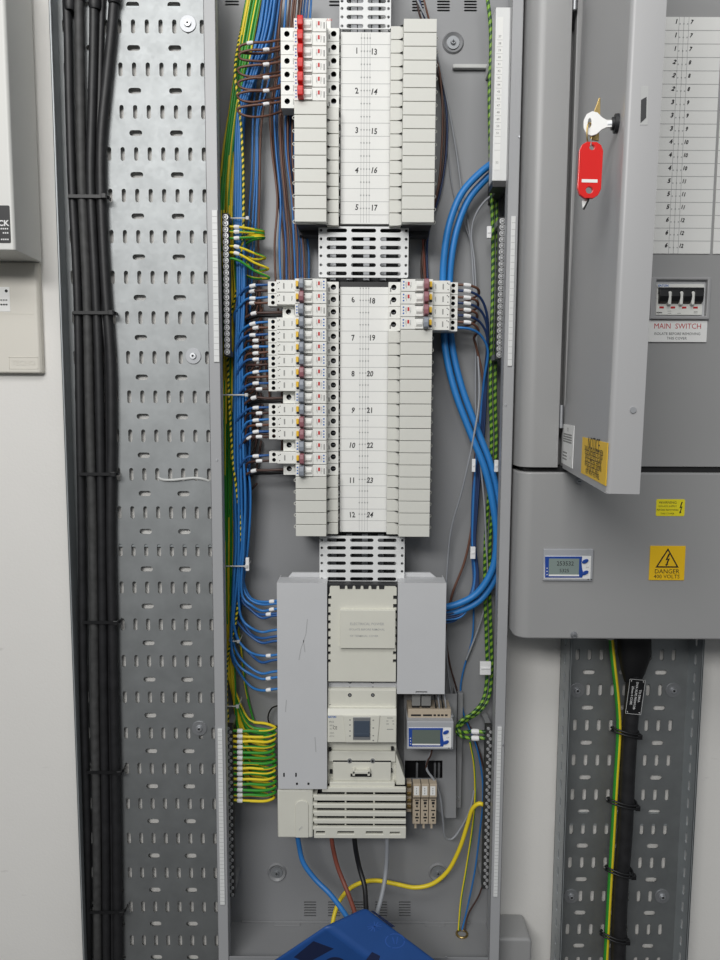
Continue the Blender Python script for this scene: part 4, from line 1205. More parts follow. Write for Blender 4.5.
# right breakers' wires
for k in range(4):
    for dz, m_, nm in ((4.1, 'dbrown' if k else 'wbrown', 'brown'), (-4.1, 'wnavy' if k < 3 else 'wblue', 'blue')):
        y = zrow(k, dz)
        if nm == 'brown':
            m_ = 'wbrown'
            pts = [(454, y, 66), (461, y + .2, 70), (470, y + 1, 70), (477 - k * .5, y + 4, 64), (478.5, y + 9, 56), (474, y + 13 + k, 44), (476, y + 24, 30), (480 + k, y + 60, 24), (480, 420, 22), (474, 470, 22), (472.5, 520, 22), (465, 560, 20), (452, 595, 20), (446, 625, 18), (444, 640, 16)] if k == 3 else \
                  [(454, y, 66), (461, y + .2, 70), (470, y + 1, 70), (477.5 - k * .5, y + 4, 64), (479 - k, y + 9, 54), (474, y + 13, 42), (468, y + 16, 30), (462, y + 18, 20)]
        else:
            pts = [(454, y, 66), (461, y + .4, 69), (470, y + 1.5, 68), (480, y + 7, 60), (486.5 + k * .4, y + 22, 50), (488 - k * 1.2, y + 50, 38), (486 - k, 390, 30), (484 - k * 1.6, 430, 26), (480 - k * 1.6, 470, 26), (477 - k * 1.3, 510, 28), (475 - k * .8, 545, 30), (478 - k, 575, 34), (476 - k * 1.5, 596, 40), (462, 610 + k * 2, 46), (438, 616 + k * 1.6, 48)]
        wire('breaker_wire', f'{nm} wire turning right from the {ORD[k]} of the four breakers right of number 18', 'wire', pts, 1.95, m_, f'{nm} wires on the right breakers', marks=[(467 + (k % 2), y + .6)] if not (k == 3 and nm == 'blue') else (), mlen=11)
# blue and navy wires joining the sweep
for i in range(4):
    pts = [(478 - i * 1.4, 470, 22), (475 - i, 510, 22), (473.5 - i * .6, 550, 24), (476 - i, 585, 28), (471 - i * 2, 602 + i, 34), (456, 614 + i * 2, 40), (436, 618.5 + i * 1.8, 42)]
    wire('neutral_wire', 'navy wire bending under the thick blue cables into the right shroud', 'wire', pts, 1.6, ['wnavy', 'wblue2'][i % 2], 'navy wires under the thick blue cables')
# thin grey leads
wire('control_lead', 'thin grey lead falling from the top beside the upper right blanks to the right shroud', 'lead', [(412, -12, 40), (420, 6, 40), (430, 26, 36), (438, 60, 26), (447, 100, 20), (456, 150, 18), (463, 200, 16), (470, 235, 16), (474, 290, 18), (477, 340, 20), (479, 400, 46), (473, 440, 52), (462, 490, 44), (451, 530, 30), (447, 570, 24), (445.5, 610, 18), (447, 660, 16), (452, 700, 14)], 1.6, 'wgrey')
wire('control_lead', 'thin grey lead curling out from under the numbered cover and down the back', 'lead', [(497, 192, 40), (486, 200, 34), (476, 214, 28), (471.5, 232, 22), (474.5, 262, 20), (476.5, 310, 20), (475.5, 370, 18), (476, 420, 20), (480, 460, 32), (484, 500, 36), (486, 540, 30), (487.5, 590, 20), (484, 610, 18), (474, 640, 16), (466, 660, 16)], 1.6, 'wgrey')
wire('control_lead', 'thin grey lead crossing behind the thick blue cables near their top', 'lead', [(445, 110, 10), (448, 150, 10), (453, 190, 10), (461, 215, 12), (470, 240, 14), (473, 262, 16)], 1.0, 'wgrey')
# brown/navy leads next to the upper right blanks
wire('circuit_wire', 'brown wire bowing out along the upper right blanks', 'wire', [(421, -12, 46), (426, 8, 44), (434, 40, 30), (440, 75, 24), (442.5, 110, 24), (441.5, 150, 24), (437.5, 190, 24), (428, 220, 22), (423, 245, 20), (424, 275, 18), (430, 300, 16)], 1.5, 'wbrown')
wire('circuit_wire', 'navy wire bowing out along the upper right blanks, closest to the back', 'wire', [(417, -12, 40), (422, 10, 38), (433, 40, 22), (442, 80, 17), (447, 120, 16), (445.5, 160, 16), (439.5, 195, 18), (430, 225, 16), (427, 250, 14), (428, 280, 14), (433, 310, 14)], 1.6, 'wnavy')
wire('circuit_wire', 'dark brown wire tucked behind the bowed wires beside the upper right blanks', 'wire', [(415, -12, 36), (419, 12, 34), (430, 45, 18), (439, 80, 18), (444.5, 120, 20), (443, 165, 20), (436, 200, 20), (427, 232, 18), (421.5, 260, 16), (423, 300, 14)], 1.5, 'dbrown')
wire('circuit_wire', 'brown wire running behind the vent plate to the right breakers', 'wire', [(416, 215, 22), (422, 235, 22), (424, 255, 20), (426, 285, 16), (432, 320, 14)], 1.5, 'rbrown')
# leads going down at the lower right
wire('control_lead', 'blue lead dropping from the sweep behind the meter towards the bottom gland', 'lead', [(474, 600, 18), (472, 640, 14), (464, 668, 12), (460.5, 690, 12), (464, 715, 14), (476, 745, 18), (482, 775, 20), (483, 800, 24), (480, 830, 24), (475, 870, 22), (468, 905, 22), (462, 930, 30)], 1.5, 'wblue')
wire('control_lead', 'grey-brown lead falling behind the meter towards the bottom gland', 'lead', [(446, 640, 14), (450, 665, 14), (457, 690, 12), (463, 712, 12), (474, 736, 14), (484, 770, 16), (487, 810, 14), (487, 860, 14), (480, 893, 18), (468, 915, 22), (464.5, 931, 30)], 1.4, 'dbrown')
wire('earth_wire', 'thin yellow and green wire hanging from the twisted cord to the bottom gland', 'wire', [(470, 742, 40), (474, 765, 30), (475, 800, 26), (472, 830, 26), (466, 870, 24), (461, 900, 24), (458.5, 930, 30)], 1.7, ['wgreen', 'wyellow'], None, gy_stripe(0, 2))
wire('earth_cable', 'thick yellow and green earth cable snaking across the bottom of the enclosure', 'cable',
     [(488, 812, 50), (485, 806, 54), (479.5, 803.5, 54), (473, 808, 50), (467, 826, 44), (459, 850, 40), (447, 872, 36), (432, 884, 34), (415, 887.5, 32), (396, 884, 30), (376, 880.5, 28), (360, 883, 34), (347, 891, 44), (338, 904, 60), (333, 921, 76), (331, 940, 84)], 3.4, ['wyellow', 'wgreen'], None, lambda i, j, n: 1 if (6 < i < 26 and j in (3, 4, 5)) else 0, n=14)
wire('meter_lead', 'grey meter lead hanging in a loop under the blue-framed enclosure meter', 'lead', [(431, 752, 62), (427, 762, 60), (427, 770, 60), (434, 780, 60), (440, 796, 56), (443, 820, 46), (446, 838, 36), (452, 839, 32), (462, 826, 28), (471, 806, 28), (474, 790, 26)], 1.9, 'wgrey')
wire('meter_lead', 'short dark twist of meter leads just below the enclosure meter', 'lead', [(432, 750, 70), (430.5, 756, 68), (427.5, 761, 64), (426, 768, 60)], 1.5, 'dbrown')
# incoming cables
for lab, pts, r_, m_ in (
    ('blue incoming cable under the louvred cover, leftmost of the four', [(297, 833, 60), (299, 845, 62), (303, 862, 66), (315, 879, 74), (330, 894, 88), (343, 911, 110), (352, 925, 130)], 4.0, 'wblue'),
    ('red-brown incoming cable under the louvred cover, second of the four', [(331, 833, 58), (333, 848, 60), (338, 868, 64), (346, 888, 78), (354, 910, 105), (358, 925, 125)], 3.6, 'rbrown'),
    ('black incoming cable under the louvred cover, third of the four', [(354, 833, 58), (355.5, 848, 60), (359.5, 868, 62), (364.5, 886, 76), (366, 906, 100), (367, 925, 125)], 4.0, 'black'),
    ('grey incoming cable under the louvred cover, rightmost of the four', [(387, 833, 58), (387, 850, 60), (386, 870, 60), (383, 890, 74), (378, 910, 95), (372, 930, 120)], 3.6, 'wgrey')):
    wire('incoming_cable', lab, 'cable', pts, r_, m_, 'four incoming cables under the louvred cover', n=14)
# bundle tags on the right
for (a, b, c, e, h, lab) in ((472, 459, 475.5, 472, 44, 'white tag on the wires beside the thick blue cables, level with number 22'), (494.5, 460, 498.5, 472, 58, 'white tag lying on the thick blue cables, level with number 22'),
                             (470.5, 547, 475.5, 559, 44, 'white tag on the navy wires level with the lowest vent plate'), (480, 662, 491, 675, 44, 'white tag clipped round the twisted green cord beside the right shroud'),
                             (487, 226, 491.5, 238, 52, 'white tag on the twisted cord beside the upper right earth bar')):
    mb = MB(); pbox(mb, a, c, b, e, h, h + 5); pbox(mb, a + .8, c - .8, (b + e) / 2 - 1, (b + e) / 2 + 1, h + 5, h + 6.2)
    tag(mb.build('cable_tag', 'sleeve', bevel=1.0), lab, 'cable tag')
# gland at the bottom
x, _, z = U(462, 929, 34)
mb = MB()
P = [(x + 9 * math.cos(a), 34 + 9 * math.sin(a), ZF + 1.5) for a in [2 * math.pi * i / 20 for i in range(21)]]
mb.tube(P, 1.8, 8); tag(mb.build('cable_gland', 'brass', smooth=True), 'brass bush in the enclosure floor where thin wires leave', 'gland')

# ================================================================== BLACK CABLES ON THE LEFT TRAY
cab_defs = [
    ('black cable on the left tray, leftmost of the bundle', [(66, -14), (68, 30), (69.5, 100), (72, 180), (77.5, 290), (80, 420), (82, 530), (84, 700), (87, 830), (88, 975)], 6.6, 'cable', 32),
    ('dusty black cable on the left tray, second from the left', [(79, -14), (79.5, 40), (80.5, 100), (82, 180), (87, 290), (90, 420), (93, 530), (95, 700), (97, 830), (98, 975)], 7.0, 'cable2', 34),
    ('black cable on the left tray, third from the left', [(94, -14), (94, 30), (92.5, 100), (91, 180), (96, 290), (98.5, 350), (100.5, 440), (102, 530), (104, 700), (106, 830), (107, 975)], 7.0, 'cable', 33),
    ('black cable on the left tray, rightmost and bent out at the top', [(115, -14), (112, 30), (107, 80), (101.5, 140), (101.5, 195), (106, 290), (111, 360), (112, 430), (111, 530), (114.5, 700), (117, 830), (118.5, 975)], 7.6, 'cable', 32),
    ('thin black cable tucked behind the others on the left tray', [(103, -14), (101, 40), (99.5, 100), (96.5, 180), (99, 290), (107, 350), (108.5, 440), (107, 530), (109, 700), (111, 830), (112.5, 975)], 5.0, 'cable', 27.5)]
for lab, pts, r_, m_, h in cab_defs:
    wire('power_cable', lab, 'cable', [(a, b, h - 15) for a, b in pts], r_, m_, 'black cables on the left tray', n=16, step=10)
    pass
for i, (a, b, r_) in enumerate(((70, 3, 9), (79, -6, 9), (95, 2, 9.4), (114, -4, 10))):
    mb = MB(); P = [U(a, b - 16, 19), U(a, b - 4, 19), U(a, b + 4, 19), U(a + .3, b + 8, 19)]
    mb.tube(P, [r_, r_, r_, r_ * .8], 16); tag(mb.build('heat_shrink_boot', 'cable', smooth=True), f'flared black sleeve at the top of the left tray cables, {ORD[i]} from the left', 'cable sleeve', 'flared sleeves at the top of the tray cables')
for i, (y, a, b) in enumerate(((196, 66.5, 107.5), (312.5, 71.5, 114.5), (474, 77, 116.5), (622.5, 81, 119), (772.5, 85, 122.5), (912.5, 88.5, 125))):
    lab = ['black cable tie round the left tray cables, topmost of six', 'black cable tie round the left tray cables, second from the top', 'black cable tie round the left tray cables, level with the loose white tie', 'black cable tie round the left tray cables, fourth from the top', 'black cable tie round the left tray cables, fifth from the top', 'black cable tie round the left tray cables, lowest of six'][i]
    mb = MB(); h1 = 28
    A = U(a, y, h1); B = U(b, y + .5, h1)
    prof = [(A[0] + 1, H_T), (A[0] - 1.2, 18), (A[0] + 2, h1), (B[0] - 5, h1), (B[0], 20), (B[0] - 1, H_T)]
    w = 2.4
    inner = [(x + (1.4 if k < 3 else -1.4) * (1 if k in (0, 1, 4, 5) else .3), hh - (1.4 if k in (2, 3) else 0)) for k, (x, hh) in enumerate(prof)]
    for k in range(5):
        q = [prof[k], prof[k + 1], inner[k + 1], inner[k]]
        mb.prism(q, 'z', A[2] - w, A[2] + w)
    t = mb.build('cable_tie', 'black'); tag(t, lab, 'cable tie', 'black ties on the left tray')
    k = MB(); k.box(B[0] - 9, B[0] - 1, h1 - 1, h1 + 4, A[2] - 4, A[2] + 4); k.build('tie_head', 'black', t, bevel=1)
# loose white tie on the left tray
stick([(158, 477.5, 8), (162, 479.5, 11), (172, 480, 12), (184, 478.8, 12), (195, 478, 11), (203, 479, 11), (209, 481, 9)], 26, 2.0, 'loose white nylon tie threaded through the slots of the left tray')

# ================================================================== RIGHT TRAY CABLE
wire('armoured_cable', 'fat black cable running down the right tray below the grey cabinet', 'cable', [(634, 620, 44), (634, 650, 44), (633, 690, 44), (630.5, 720, 42), (627.5, 770, 42), (625, 830, 42), (620.5, 890, 42), (617.5, 975, 42)], [12.5] * 400 if False else 12.2, 'cable', None, n=20, step=10)
mb = MB(); P = [U(634, 634, 44), U(634.5, 655, 44), U(633, 672, 44), U(632, 682, 44)]
mb.tube(P, [27, 26, 19, 12.6], 20, flat=.7); tag(mb.build('cable_boot', 'black', smooth=True), 'wide black tapered boot where the fat cable enters the grey cabinet', 'cable boot')
wire('earth_cable', 'yellow and green earth cable running beside the fat black cable on the right tray', 'cable', [(610, 625, 40), (611.5, 645, 40), (614, 668, 40), (617.5, 700, 40), (618.8, 730, 40), (616, 780, 40), (612, 850, 40), (608.5, 910, 40), (605, 975, 40)], 4.2, ['wyellow', 'wgreen'], None, lambda i, j, n: 1 if j in (6, 7, 8, 9) else 0, n=14)
for i, (y, a, b) in enumerate(((728.5, 613, 639), (799.5, 609, 637), (868, 607, 633), (933, 602, 627))):
    lab = ['black cable tie on the right tray cable, topmost of four, just under the black plate', 'black cable tie on the right tray cable, second from the top', 'black cable tie on the right tray cable, third from the top', 'black cable tie on the right tray cable, lowest of four'][i]
    mb = MB(); h1 = 53
    for dy in (0, 3):
        A = U(a, y + dy, 46); B = U(b, y + dy + 4, 46)
        P = [(A[0] + 3, 38, A[2] - 1), (A[0] - 1, 41, A[2] - .5), (A[0] + 3, 47, A[2]), ((A[0] + B[0]) / 2, 55.5, (A[2] + B[2]) / 2), (B[0] - 4, 53, B[2]), (B[0], 42, B[2]), (B[0] - 1, 32, B[2])]
        mb.tube(spline(P, 4), 1.7, 8)
    t = mb.build('cable_tie', 'black', smooth=True); tag(t, lab, 'cable tie', 'black ties on the right tray')
    k = MB(); k.box(B[0] - 5, B[0] + 3, 46, 54, B[2] - 4, B[2] + 4); k.build('tie_head', 'black', t, bevel=1)
# black engraved plate
x, _, z = U(635.5, 697, 60)
t = thing('cable_label_plate', 'small black engraved plate with white lettering tied to the fat right tray cable', 'label plate', (x, 56, z))
w, hh = 12.5, 28.5
mb = MB(); rotm = math.radians(-5)
def rp(u_, v_): return (x + u_ * math.cos(rotm) - v_ * math.sin(rotm), z + u_ * math.sin(rotm) + v_ * math.cos(rotm))
mb.prism([rp(-w, -hh), rp(w, -hh), rp(w, hh), rp(-w, hh)], 'h', 57, 59.5); mb.build('plate', 'black', t, bevel=.5)
mb = MB()
for k, (s_, du) in enumerate((('25mm 4 CORE', -6), ('SWA XLPE FROM DB', 0), ('TO DB1A', 6))):
    a, b = rp(du, 2); mb.text(s_, 4.9, a, 59.7, b, 0, rot=rotm - math.pi / 2, bold=.015)
for u_, v_ in ((-w + 3, -hh + 3), (w - 3, -hh + 3), (-w + 3, hh - 3), (w - 3, hh - 3)):
    a, b = rp(u_, v_); mb.cyl(a, b, 59.5, 59.7, .9, 8)
for (a0, b0, a1, b1) in ((-w, -hh, w, -hh + .5), (-w, hh - .5, w, hh), (-w, -hh, -w + .5, hh), (w - .5, -hh, w, hh)):
    mb.prism([rp(a0, b0), rp(a1, b0), rp(a1, b1), rp(a0, b1)], 'h', 59.5, 59.65)
mb.build('lettering', 'pwhite', t)
# white grommet where the earth cable enters
mb = MB(); x, _, z = U(609, 637, 40)
P = [(x - 8, 44, z + 2), (x, 48, z), (x + 8, 44, z + 3)]; mb.tube(spline(P, 3), 3, 8); tag(mb.build('grommet', 'tie_w', smooth=True), 'small white grommet at the cabinet bottom by the yellow earth cable', 'grommet')

# ================================================================== CLOSED CABINET ON THE RIGHT
HC = 150.0; HP = 143.0
CX0 = XR + 3; CX1 = 760.0
zg = UZ(600, 467.5, HC); zg2 = UZ(600, 472.5, HC); zcb = UZ(600, 639.2, HC)
t = thing('distribution_cabinet', 'large grey steel cabinet on the right with its upper door swung open', 'cabinet', ((CX0 + CX1) / 2, 0, zcb))
CAB = t
def corner(x0, h1, r, n=8): return [(x0 + r - r * math.cos(a), h1 - r + r * math.sin(a)) for a in [math.pi / 2 * i / n for i in range(n + 1)]]
hx0 = UX(561, 467.6, HC)
mb = MB(); mb.prism([(CX0, 0)] + corner(CX0, HC, 20) + [(hx0 - 5, HC), (hx0 - 5, HC - 30), (hx0 - 3, 0)], 'z', zg, ZT); mb.build('frame_post', 'cab', t, smooth=True)
mb = MB(); mb.box(hx0 - 3, CX1, 0, HC - 40, zg, ZT); mb.build('carcass', 'cab', t)
mb = MB(); mb.box(hx0 + 4, CX1, HP - 12, HP, zg + 1, UZ(690, -40, HP)); mb.build('inner_cover_panel', 'cab', t, bevel=.8)
mb = MB(); mb.prism([(CX0, 0)] + corner(CX0, HC, 20) + [(CX1, HC), (CX1, 0)], 'z', zcb, zg2); mb.build('lower_cover', 'cab', t, smooth=True, bevel=2.5, seg=3)
mb = MB(); mb.box(CX0 + 8, CX1, 2, HC - 10, zg2 - 1, zg + 1); mb.build('joint_shadow_gap', 'dark', t)
for (px, py) in ((573.8, 634.8), (578.5, 481)):
    x, _, z = U(px, py, HC); mb = MB(); mb.cyl(x, z, HC, HC + 1, 5, 20); mb.cyl(x, z, HC + 1, HC + 5, 4.4, 18, r1=3.2); mb.box(x - 2, x + 2, HC + 5, HC + 5.3, z - .5, z + .5, 1)
    mb.build('cover_screw', ['steel2', 'dark'], t, smooth=True)
for y0, y1 in ((-30, 9), (405, 428)):
    mb = MB(); x = hx0 - 1.0; mb.tube([(x, HC - 3, UZ(560, y1, HC)), (x, HC - 3, UZ(560, y0, HC))], 3.2, 14); mb.build('hinge', 'steel2', t, smooth=True)
# ---- door
DZ0 = UZ(605.5, 493.6, 458); DZ1 = ZT
Pa = Vector((hx0 + 1.5, HC + 2, 0)); Pb = Vector((UX(606, 493.6, 458), 458, 0))
dv = (Pb - Pa); DW = dv.length; dv.normalize(); nv = Vector((dv.y, -dv.x, 0))     # to the inside of the door
if nv.x < 0: nv = -nv
LW = (Vector((UX(639.5, 494, 462), 462, 0)) - Pb).dot(nv)
door_o = MB()
LEAN = .0115          # the door hangs slightly out of plumb
def DP(s_, n_, z): p = Pa + dv * s_ + nv * n_; return (p.x + LEAN * (z - DZ0), p.y, z)
def dbox(mb, s0, s1, n0, n1, z0, z1, m=0):
    vs = [DP(a, b, c) for a in (s0, s1) for b in (n0, n1) for c in (z0, z1)]
    mb._add(vs, [(0, 1, 3, 2), (4, 6, 7, 5), (0, 4, 5, 1), (2, 3, 7, 6), (0, 2, 6, 4), (1, 5, 7, 3)], m)
# pressed shell: rounded free edge in plan, with bottom and hinge returns
rr = 5.0
prof = [(0, LW)] + [(0, 0), (DW - rr, 0)] + [(DW - rr + rr * math.sin(a), rr - rr * math.cos(a)) for a in [math.pi / 2 * i / 6 for i in range(1, 7)]] + [(DW, LW)]
inn = [(DW - 1.6, LW)] + [(DW - 1.6, rr), (DW - rr, 1.6), (1.6, 1.6), (1.6, LW)]
mb = MB()
ring_ = prof + inn
n = len(ring_)
vs = [DP(a, b, DZ0) for a, b in ring_] + [DP(a, b, DZ1) for a, b in ring_]
k = len(prof); fs = []
for i in range(n): fs.append((i, (i + 1) % n, n + (i + 1) % n, n + i))
mb._add(vs, fs, 0)
dbox(mb, .5, DW - .8, .8, LW, DZ0, DZ0 + 1.6); dbox(mb, .5, DW - .8, .8, LW, DZ1 - 1.6, DZ1)
dbox(mb, DW - 14, DW - .8, LW - 1.6, LW, DZ0, DZ1)
DOOR = mb.build('door', 'door', t, smooth=True)
DOOR['label'] = 'open grey door swung towards the viewer, edge on'
o0 = Vector(DP(0, 0, DZ0)); no = -nv; no = Vector((no.x, no.y, -LEAN * no.x)).normalized()
mb = MB(); le = Vector(DP(DW, 0, DZ0)); dl = Vector((dv.x, dv.y, -LEAN * dv.x)).normalized()
def lip_rect(mb, pxs, off, thick, m): inset(mb, pxs, le, dl, m, off, thick)
lip_rect(mb, ((641, 86), (648.5, 86), (647.5, 125), (640, 125)), .3, .3, 0)
lip_rect(mb, ((641, 100), (646.5, 97), (646, 118), (640.4, 123)), .6, .3, 1)
mb.build('latch_slot', ['line', 'chassis'], DOOR)
p = on_plane(633, 410, le, dl); mb = MB(); mb.tube([p - dv * 1, p + dv * 1.2], 3.0, 14); mb.build('edge_screw', 'steel2', DOOR, smooth=True)
# printed stickers on the door face
fn_face = lambda a, b: DP(a, -.75, b)
def s_of(px, py):
    q = on_plane(px, py, o0, no); return ((Vector((q.x - LEAN * (q.z - DZ0), q.y, DZ0)) - o0).dot(dv), q.z)
def door_sticker(name, px0, py0, px1, py1, m):
    s0, z1 = s_of(px0, py0); s1, z0 = s_of(px1, py1)
    return s0, s1, z0, z1
a, z1 = s_of(563.3, 424); b, z0 = s_of(572.6, 468.5)
mb = MB(); dbox(mb, a, b, -.6, 0, z0, z1, 0); e = mb.build('white_sticker', 'signw', DOOR); e['label'] = 'white printed sticker near the hinge'
mb = MB(); w = b - a; hz = z1 - z0
for f in (.24, .30, .36, .42, .70, .78, .86): dbox(mb, a + w * .12, a + w * (.86 if f < .6 else .5), -.75, -.6, z1 - hz * f - 1, z1 - hz * f + 1)
mb.text('DB', 7, a + w * .5, 0, z1 - hz * .12, 0, fn=fn_face); mb.text('A', 7, a + w * .8, 0, z1 - hz * .78, 0, fn=fn_face)
mb.build('sticker_text', 'pgrey', e)
a, z1 = s_of(583, 437); b, z0 = s_of(606.2, 486)
mb = MB(); dbox(mb, a, b, -.6, 0, z0, z1, 0); e = mb.build('yellow_sticker', 'signy', DOOR); e['label'] = 'yellow printed notice by the free edge'
mb = MB(); w = b - a; hz = z1 - z0
mb.text('NOTICE', w * .13, a + w * .5, 0, z1 - hz * .13, 0, fn=fn_face)
for k_, ln_ in enumerate(('THIS INSTALLATION HAS BEEN', 'TESTED AND INSPECTED AND', 'SHOULD BE TESTED AGAIN', 'BY A COMPETENT PERSON', 'BEFORE THE DATE SHOWN', 'ON THE TEST SHEET', 'KEPT WITH THE PANEL')):
    mb.text(ln_, w * .053, a + w * .5, 0, z1 - hz * (.28 + .10 * k_), 0, bold=.0, fn=fn_face)
mb.build('sticker_text', 'pblack', e)
# lock barrel on the door face
LK = on_plane(618, 123.5, o0, no)
mb = MB(); mb.tube([LK, LK + no * 3.5], 9, 24); mb.tube([LK + no * 3.5, LK + no * 6], 6, 20); mb.build('lock', 'chassis', DOOR, smooth=True)
# ---- key, ring and tag
KO = LK + no * 6
t2 = thing('key', 'key with white bow turned in the lock of the open grey door', 'key', tuple(KO))
zc_ = KO.z
up = Vector((0, 0, 1)); tl = dv     # bow lies in the plane of no and z, tilted slightly
mb = MB(); mb.tube([LK + no * 2, KO + no * 4], 3.5, 12, flat=.45); mb.build('blade', 'steel', t2, smooth=True)
mb = MB()
out = [(0, 3.2), (6, 3.4), (11, 6), (16, 10.5), (22, 12), (28, 9.5), (31, 4), (31, -3), (28, -9), (22, -11), (16, -9.5), (11, -5.5), (6, -3.6), (0, -3.4)]
hole = [(24.5 + 2.2 * math.cos(a), 1 + 4.6 * math.sin(a)) for a in [2 * math.pi * i / 14 for i in range(14)]]
tris = tessellate_polygon([[Vector((a, b, 0)) for a, b in out], [Vector((a, b, 0)) for a, b in hole]])
bd = (Vector((0, 1, 0)) - no * no.y).normalized()
def KP(a, b, c): return tuple(KO + no * (a * .86) + up * b + bd * c)
al = out + hole; n = len(al)
vs = [KP(a, b, 1.3) for a, b in al] + [KP(a, b, -1.3) for a, b in al]
fs = [tuple(q) for q in tris] + [tuple(n + i for i in reversed(q)) for q in tris]
fs += [(i, (i + 1) % len(out), n + (i + 1) % len(out), n + i) for i in range(len(out))]
b0 = len(out); fs += [(b0 + i, b0 + (i + 1) % 14, n + b0 + (i + 1) % 14, n + b0 + i) for i in range(14)]
mb._add(vs, fs, 0); mb.build('bow', 'keyw', t2, bevel=.5)
RC = KO + no * 21 + up * (-9) + bd * 2
mb = MB(); mb.tube([tuple(RC + up * (10 * math.sin(a)) + bd * (3.5 * math.cos(a)) + no * (3.0 * math.cos(a))) for a in [2 * math.pi * i / 24 for i in range(25)]], .8, 8, cap=False); mb.build('key_ring', 'brass', t2, smooth=True)
kh = RC.y
t3 = thing('spare_key', 'brass spare key sticking up behind the white key bow', 'key', U(597, 128, kh - 8))
mb = MB(); mb.prism([(UX(p, q, kh - 8), UZ(p, q, kh - 8)) for p, q in ((593.5, 113), (598.8, 98), (600.2, 98), (600, 115), (597, 126), (593, 126))], 'h', kh - 9, kh - 7); mb.build('blade', 'brass', t3, bevel=.3)
mb = MB(); mb.prism([(UX(p, q, kh - 8), UZ(p, q, kh - 8)) for p, q in ((590, 126), (599, 126), (598.5, 141), (590, 140))], 'h', kh - 9.2, kh - 6.8); mb.build('bow', 'brass', t3, bevel=.4)
hh = kh + 2
t4 = thing('key_tag', 'red plastic key tag with white stripe hanging from the key', 'key tag', U(590, 170, hh))
def tp(px, py): return (UX(px, py, hh), UZ(px, py, hh))
cx_, _, ztop_ = U(591.2, 142.5, hh); wv = UX(602, 170, hh) - UX(578.5, 170, hh); zlo = UZ(588, 198.5, hh)
A = tp(591.2, 142.5); Bq = tp(588.3, 198.5)
axis = Vector((Bq[0] - A[0], Bq[1] - A[1])); Lg = axis.length; axis.normalize(); perp = Vector((-axis.y, axis.x))
if perp.x < 0: perp = -perp
def TG(u_, v_): return (A[0] + perp.x * u_ + axis.x * v_, A[1] + perp.y * u_ + axis.y * v_)
W2 = 11.6
pl = [TG(-5, 0), TG(5, 0), TG(9.5, 3), TG(W2, 8), TG(W2, Lg - 9), TG(9, Lg - 3), TG(4.5, Lg), TG(-4.5, Lg), TG(-9, Lg - 3), TG(-W2, Lg - 9), TG(-W2, 8), TG(-9.5, 3)]
def circ(u_, v_, r_): return [TG(u_ + r_ * math.cos(a), v_ + r_ * math.sin(a)) for a in [2 * math.pi * i / 14 for i in range(14)]]
mb = MB(); mb.plate(pl, [circ(.5, 5.2, 2.5), circ(0, Lg - 7.5, 3.4)], hh - 2, hh + 2); mb.build('tag_body', 'tag', t4, bevel=.7)
mb = MB(); mb.plate([TG(-8, Lg - 17.6), TG(7.5, Lg - 17.6), TG(7.5, Lg - 14.6), TG(-8, Lg - 14.6)], [], hh + 2, hh + 2.2); mb.build('white_stripe', 'signw', t4)
P = [U(589.5, 197, hh - 1), U(588, 201, hh - 1), U(583.5, 209.5, hh - 1)]
mb = MB(); mb.tube(P, .9, 6); mb.prism([(UX(p, q, hh - 3), UZ(p, q, hh - 3)) for p, q in ((582, 201), (588, 197), (587, 203), (582.5, 208))], 'h', hh - 3.4, hh - 2.8, 1); mb.build('paper_tail', ['black', 'signw'], t4)
mb = MB(); P = [tuple(RC - up * 9), U(591, 139, hh), U(590.8, 146, hh + 2.4)]; mb.tube(spline(P, 2), .7, 6); mb.build('split_ring', 'steel2', t4, smooth=True)

# ---- circuit schedule card
HK = HP
def schedule(name_label, pxl0, pxl1, pxr, nums):
    z1, z0 = UZ(690, 17.5, HK), UZ(690, 254, HK)
    a = (UX(pxl0, 17.5, HK) + UX(pxl1, 254, HK)) / 2; b = UX(pxr, 140, HK)
    t = thing('circuit_card', name_label, 'label card', ((a + b) / 2, HP, z0))
    mb = MB(); mb.box(a, b, HP, HP + 1.5, z0, z1); mb.build('card', 'card', t, bevel=.3)
    mb = MB(); e = HP + 1.7
    pit = (z1 - z0) / 18
    for k in range(1, 18): mb.box(a, b, HP + 1.5, e, z1 - pit * k - .4, z1 - pit * k + .4)
    if nums:
        xa = a + (b - a) * .355
        for dx in (-6.5, 0, 6.5): mb.box(xa + dx - .3, xa + dx + .3, HP + 1.5, e, z0, z1)
        for k in range(18):
            for dx in (-5, 0, 5): mb.cyl(xa + dx, z1 - pit * (k + .52), HP + 1.5, e, 1.0, 8)
    mb.build('ruled_lines', 'line', t)
    if nums:
        mb = MB()
        for k in range(18):
            zz = z1 - pit * (k + .36)
            mb.text(str(1 + k // 3), 7.6, xa - 10, e + .1, zz, 0, bold=.045, shear=.3, rot=-.2 if 3 <= k < 6 else .1); mb.text(str(7 + k // 3), 7.2, xa + 10.5, e + .1, zz - .5, 0, bold=.045, shear=.1, rot=-.15, sx=.8)
        mb.build('handwritten_numbers', 'pblack', t)
schedule('long white circuit card with handwritten numbers 1 to 12 above the main switch', 662.6, 652.4, 715.5, True)
schedule('edge of a second plain card at the right edge of the photo', 724, 713, 790, False)

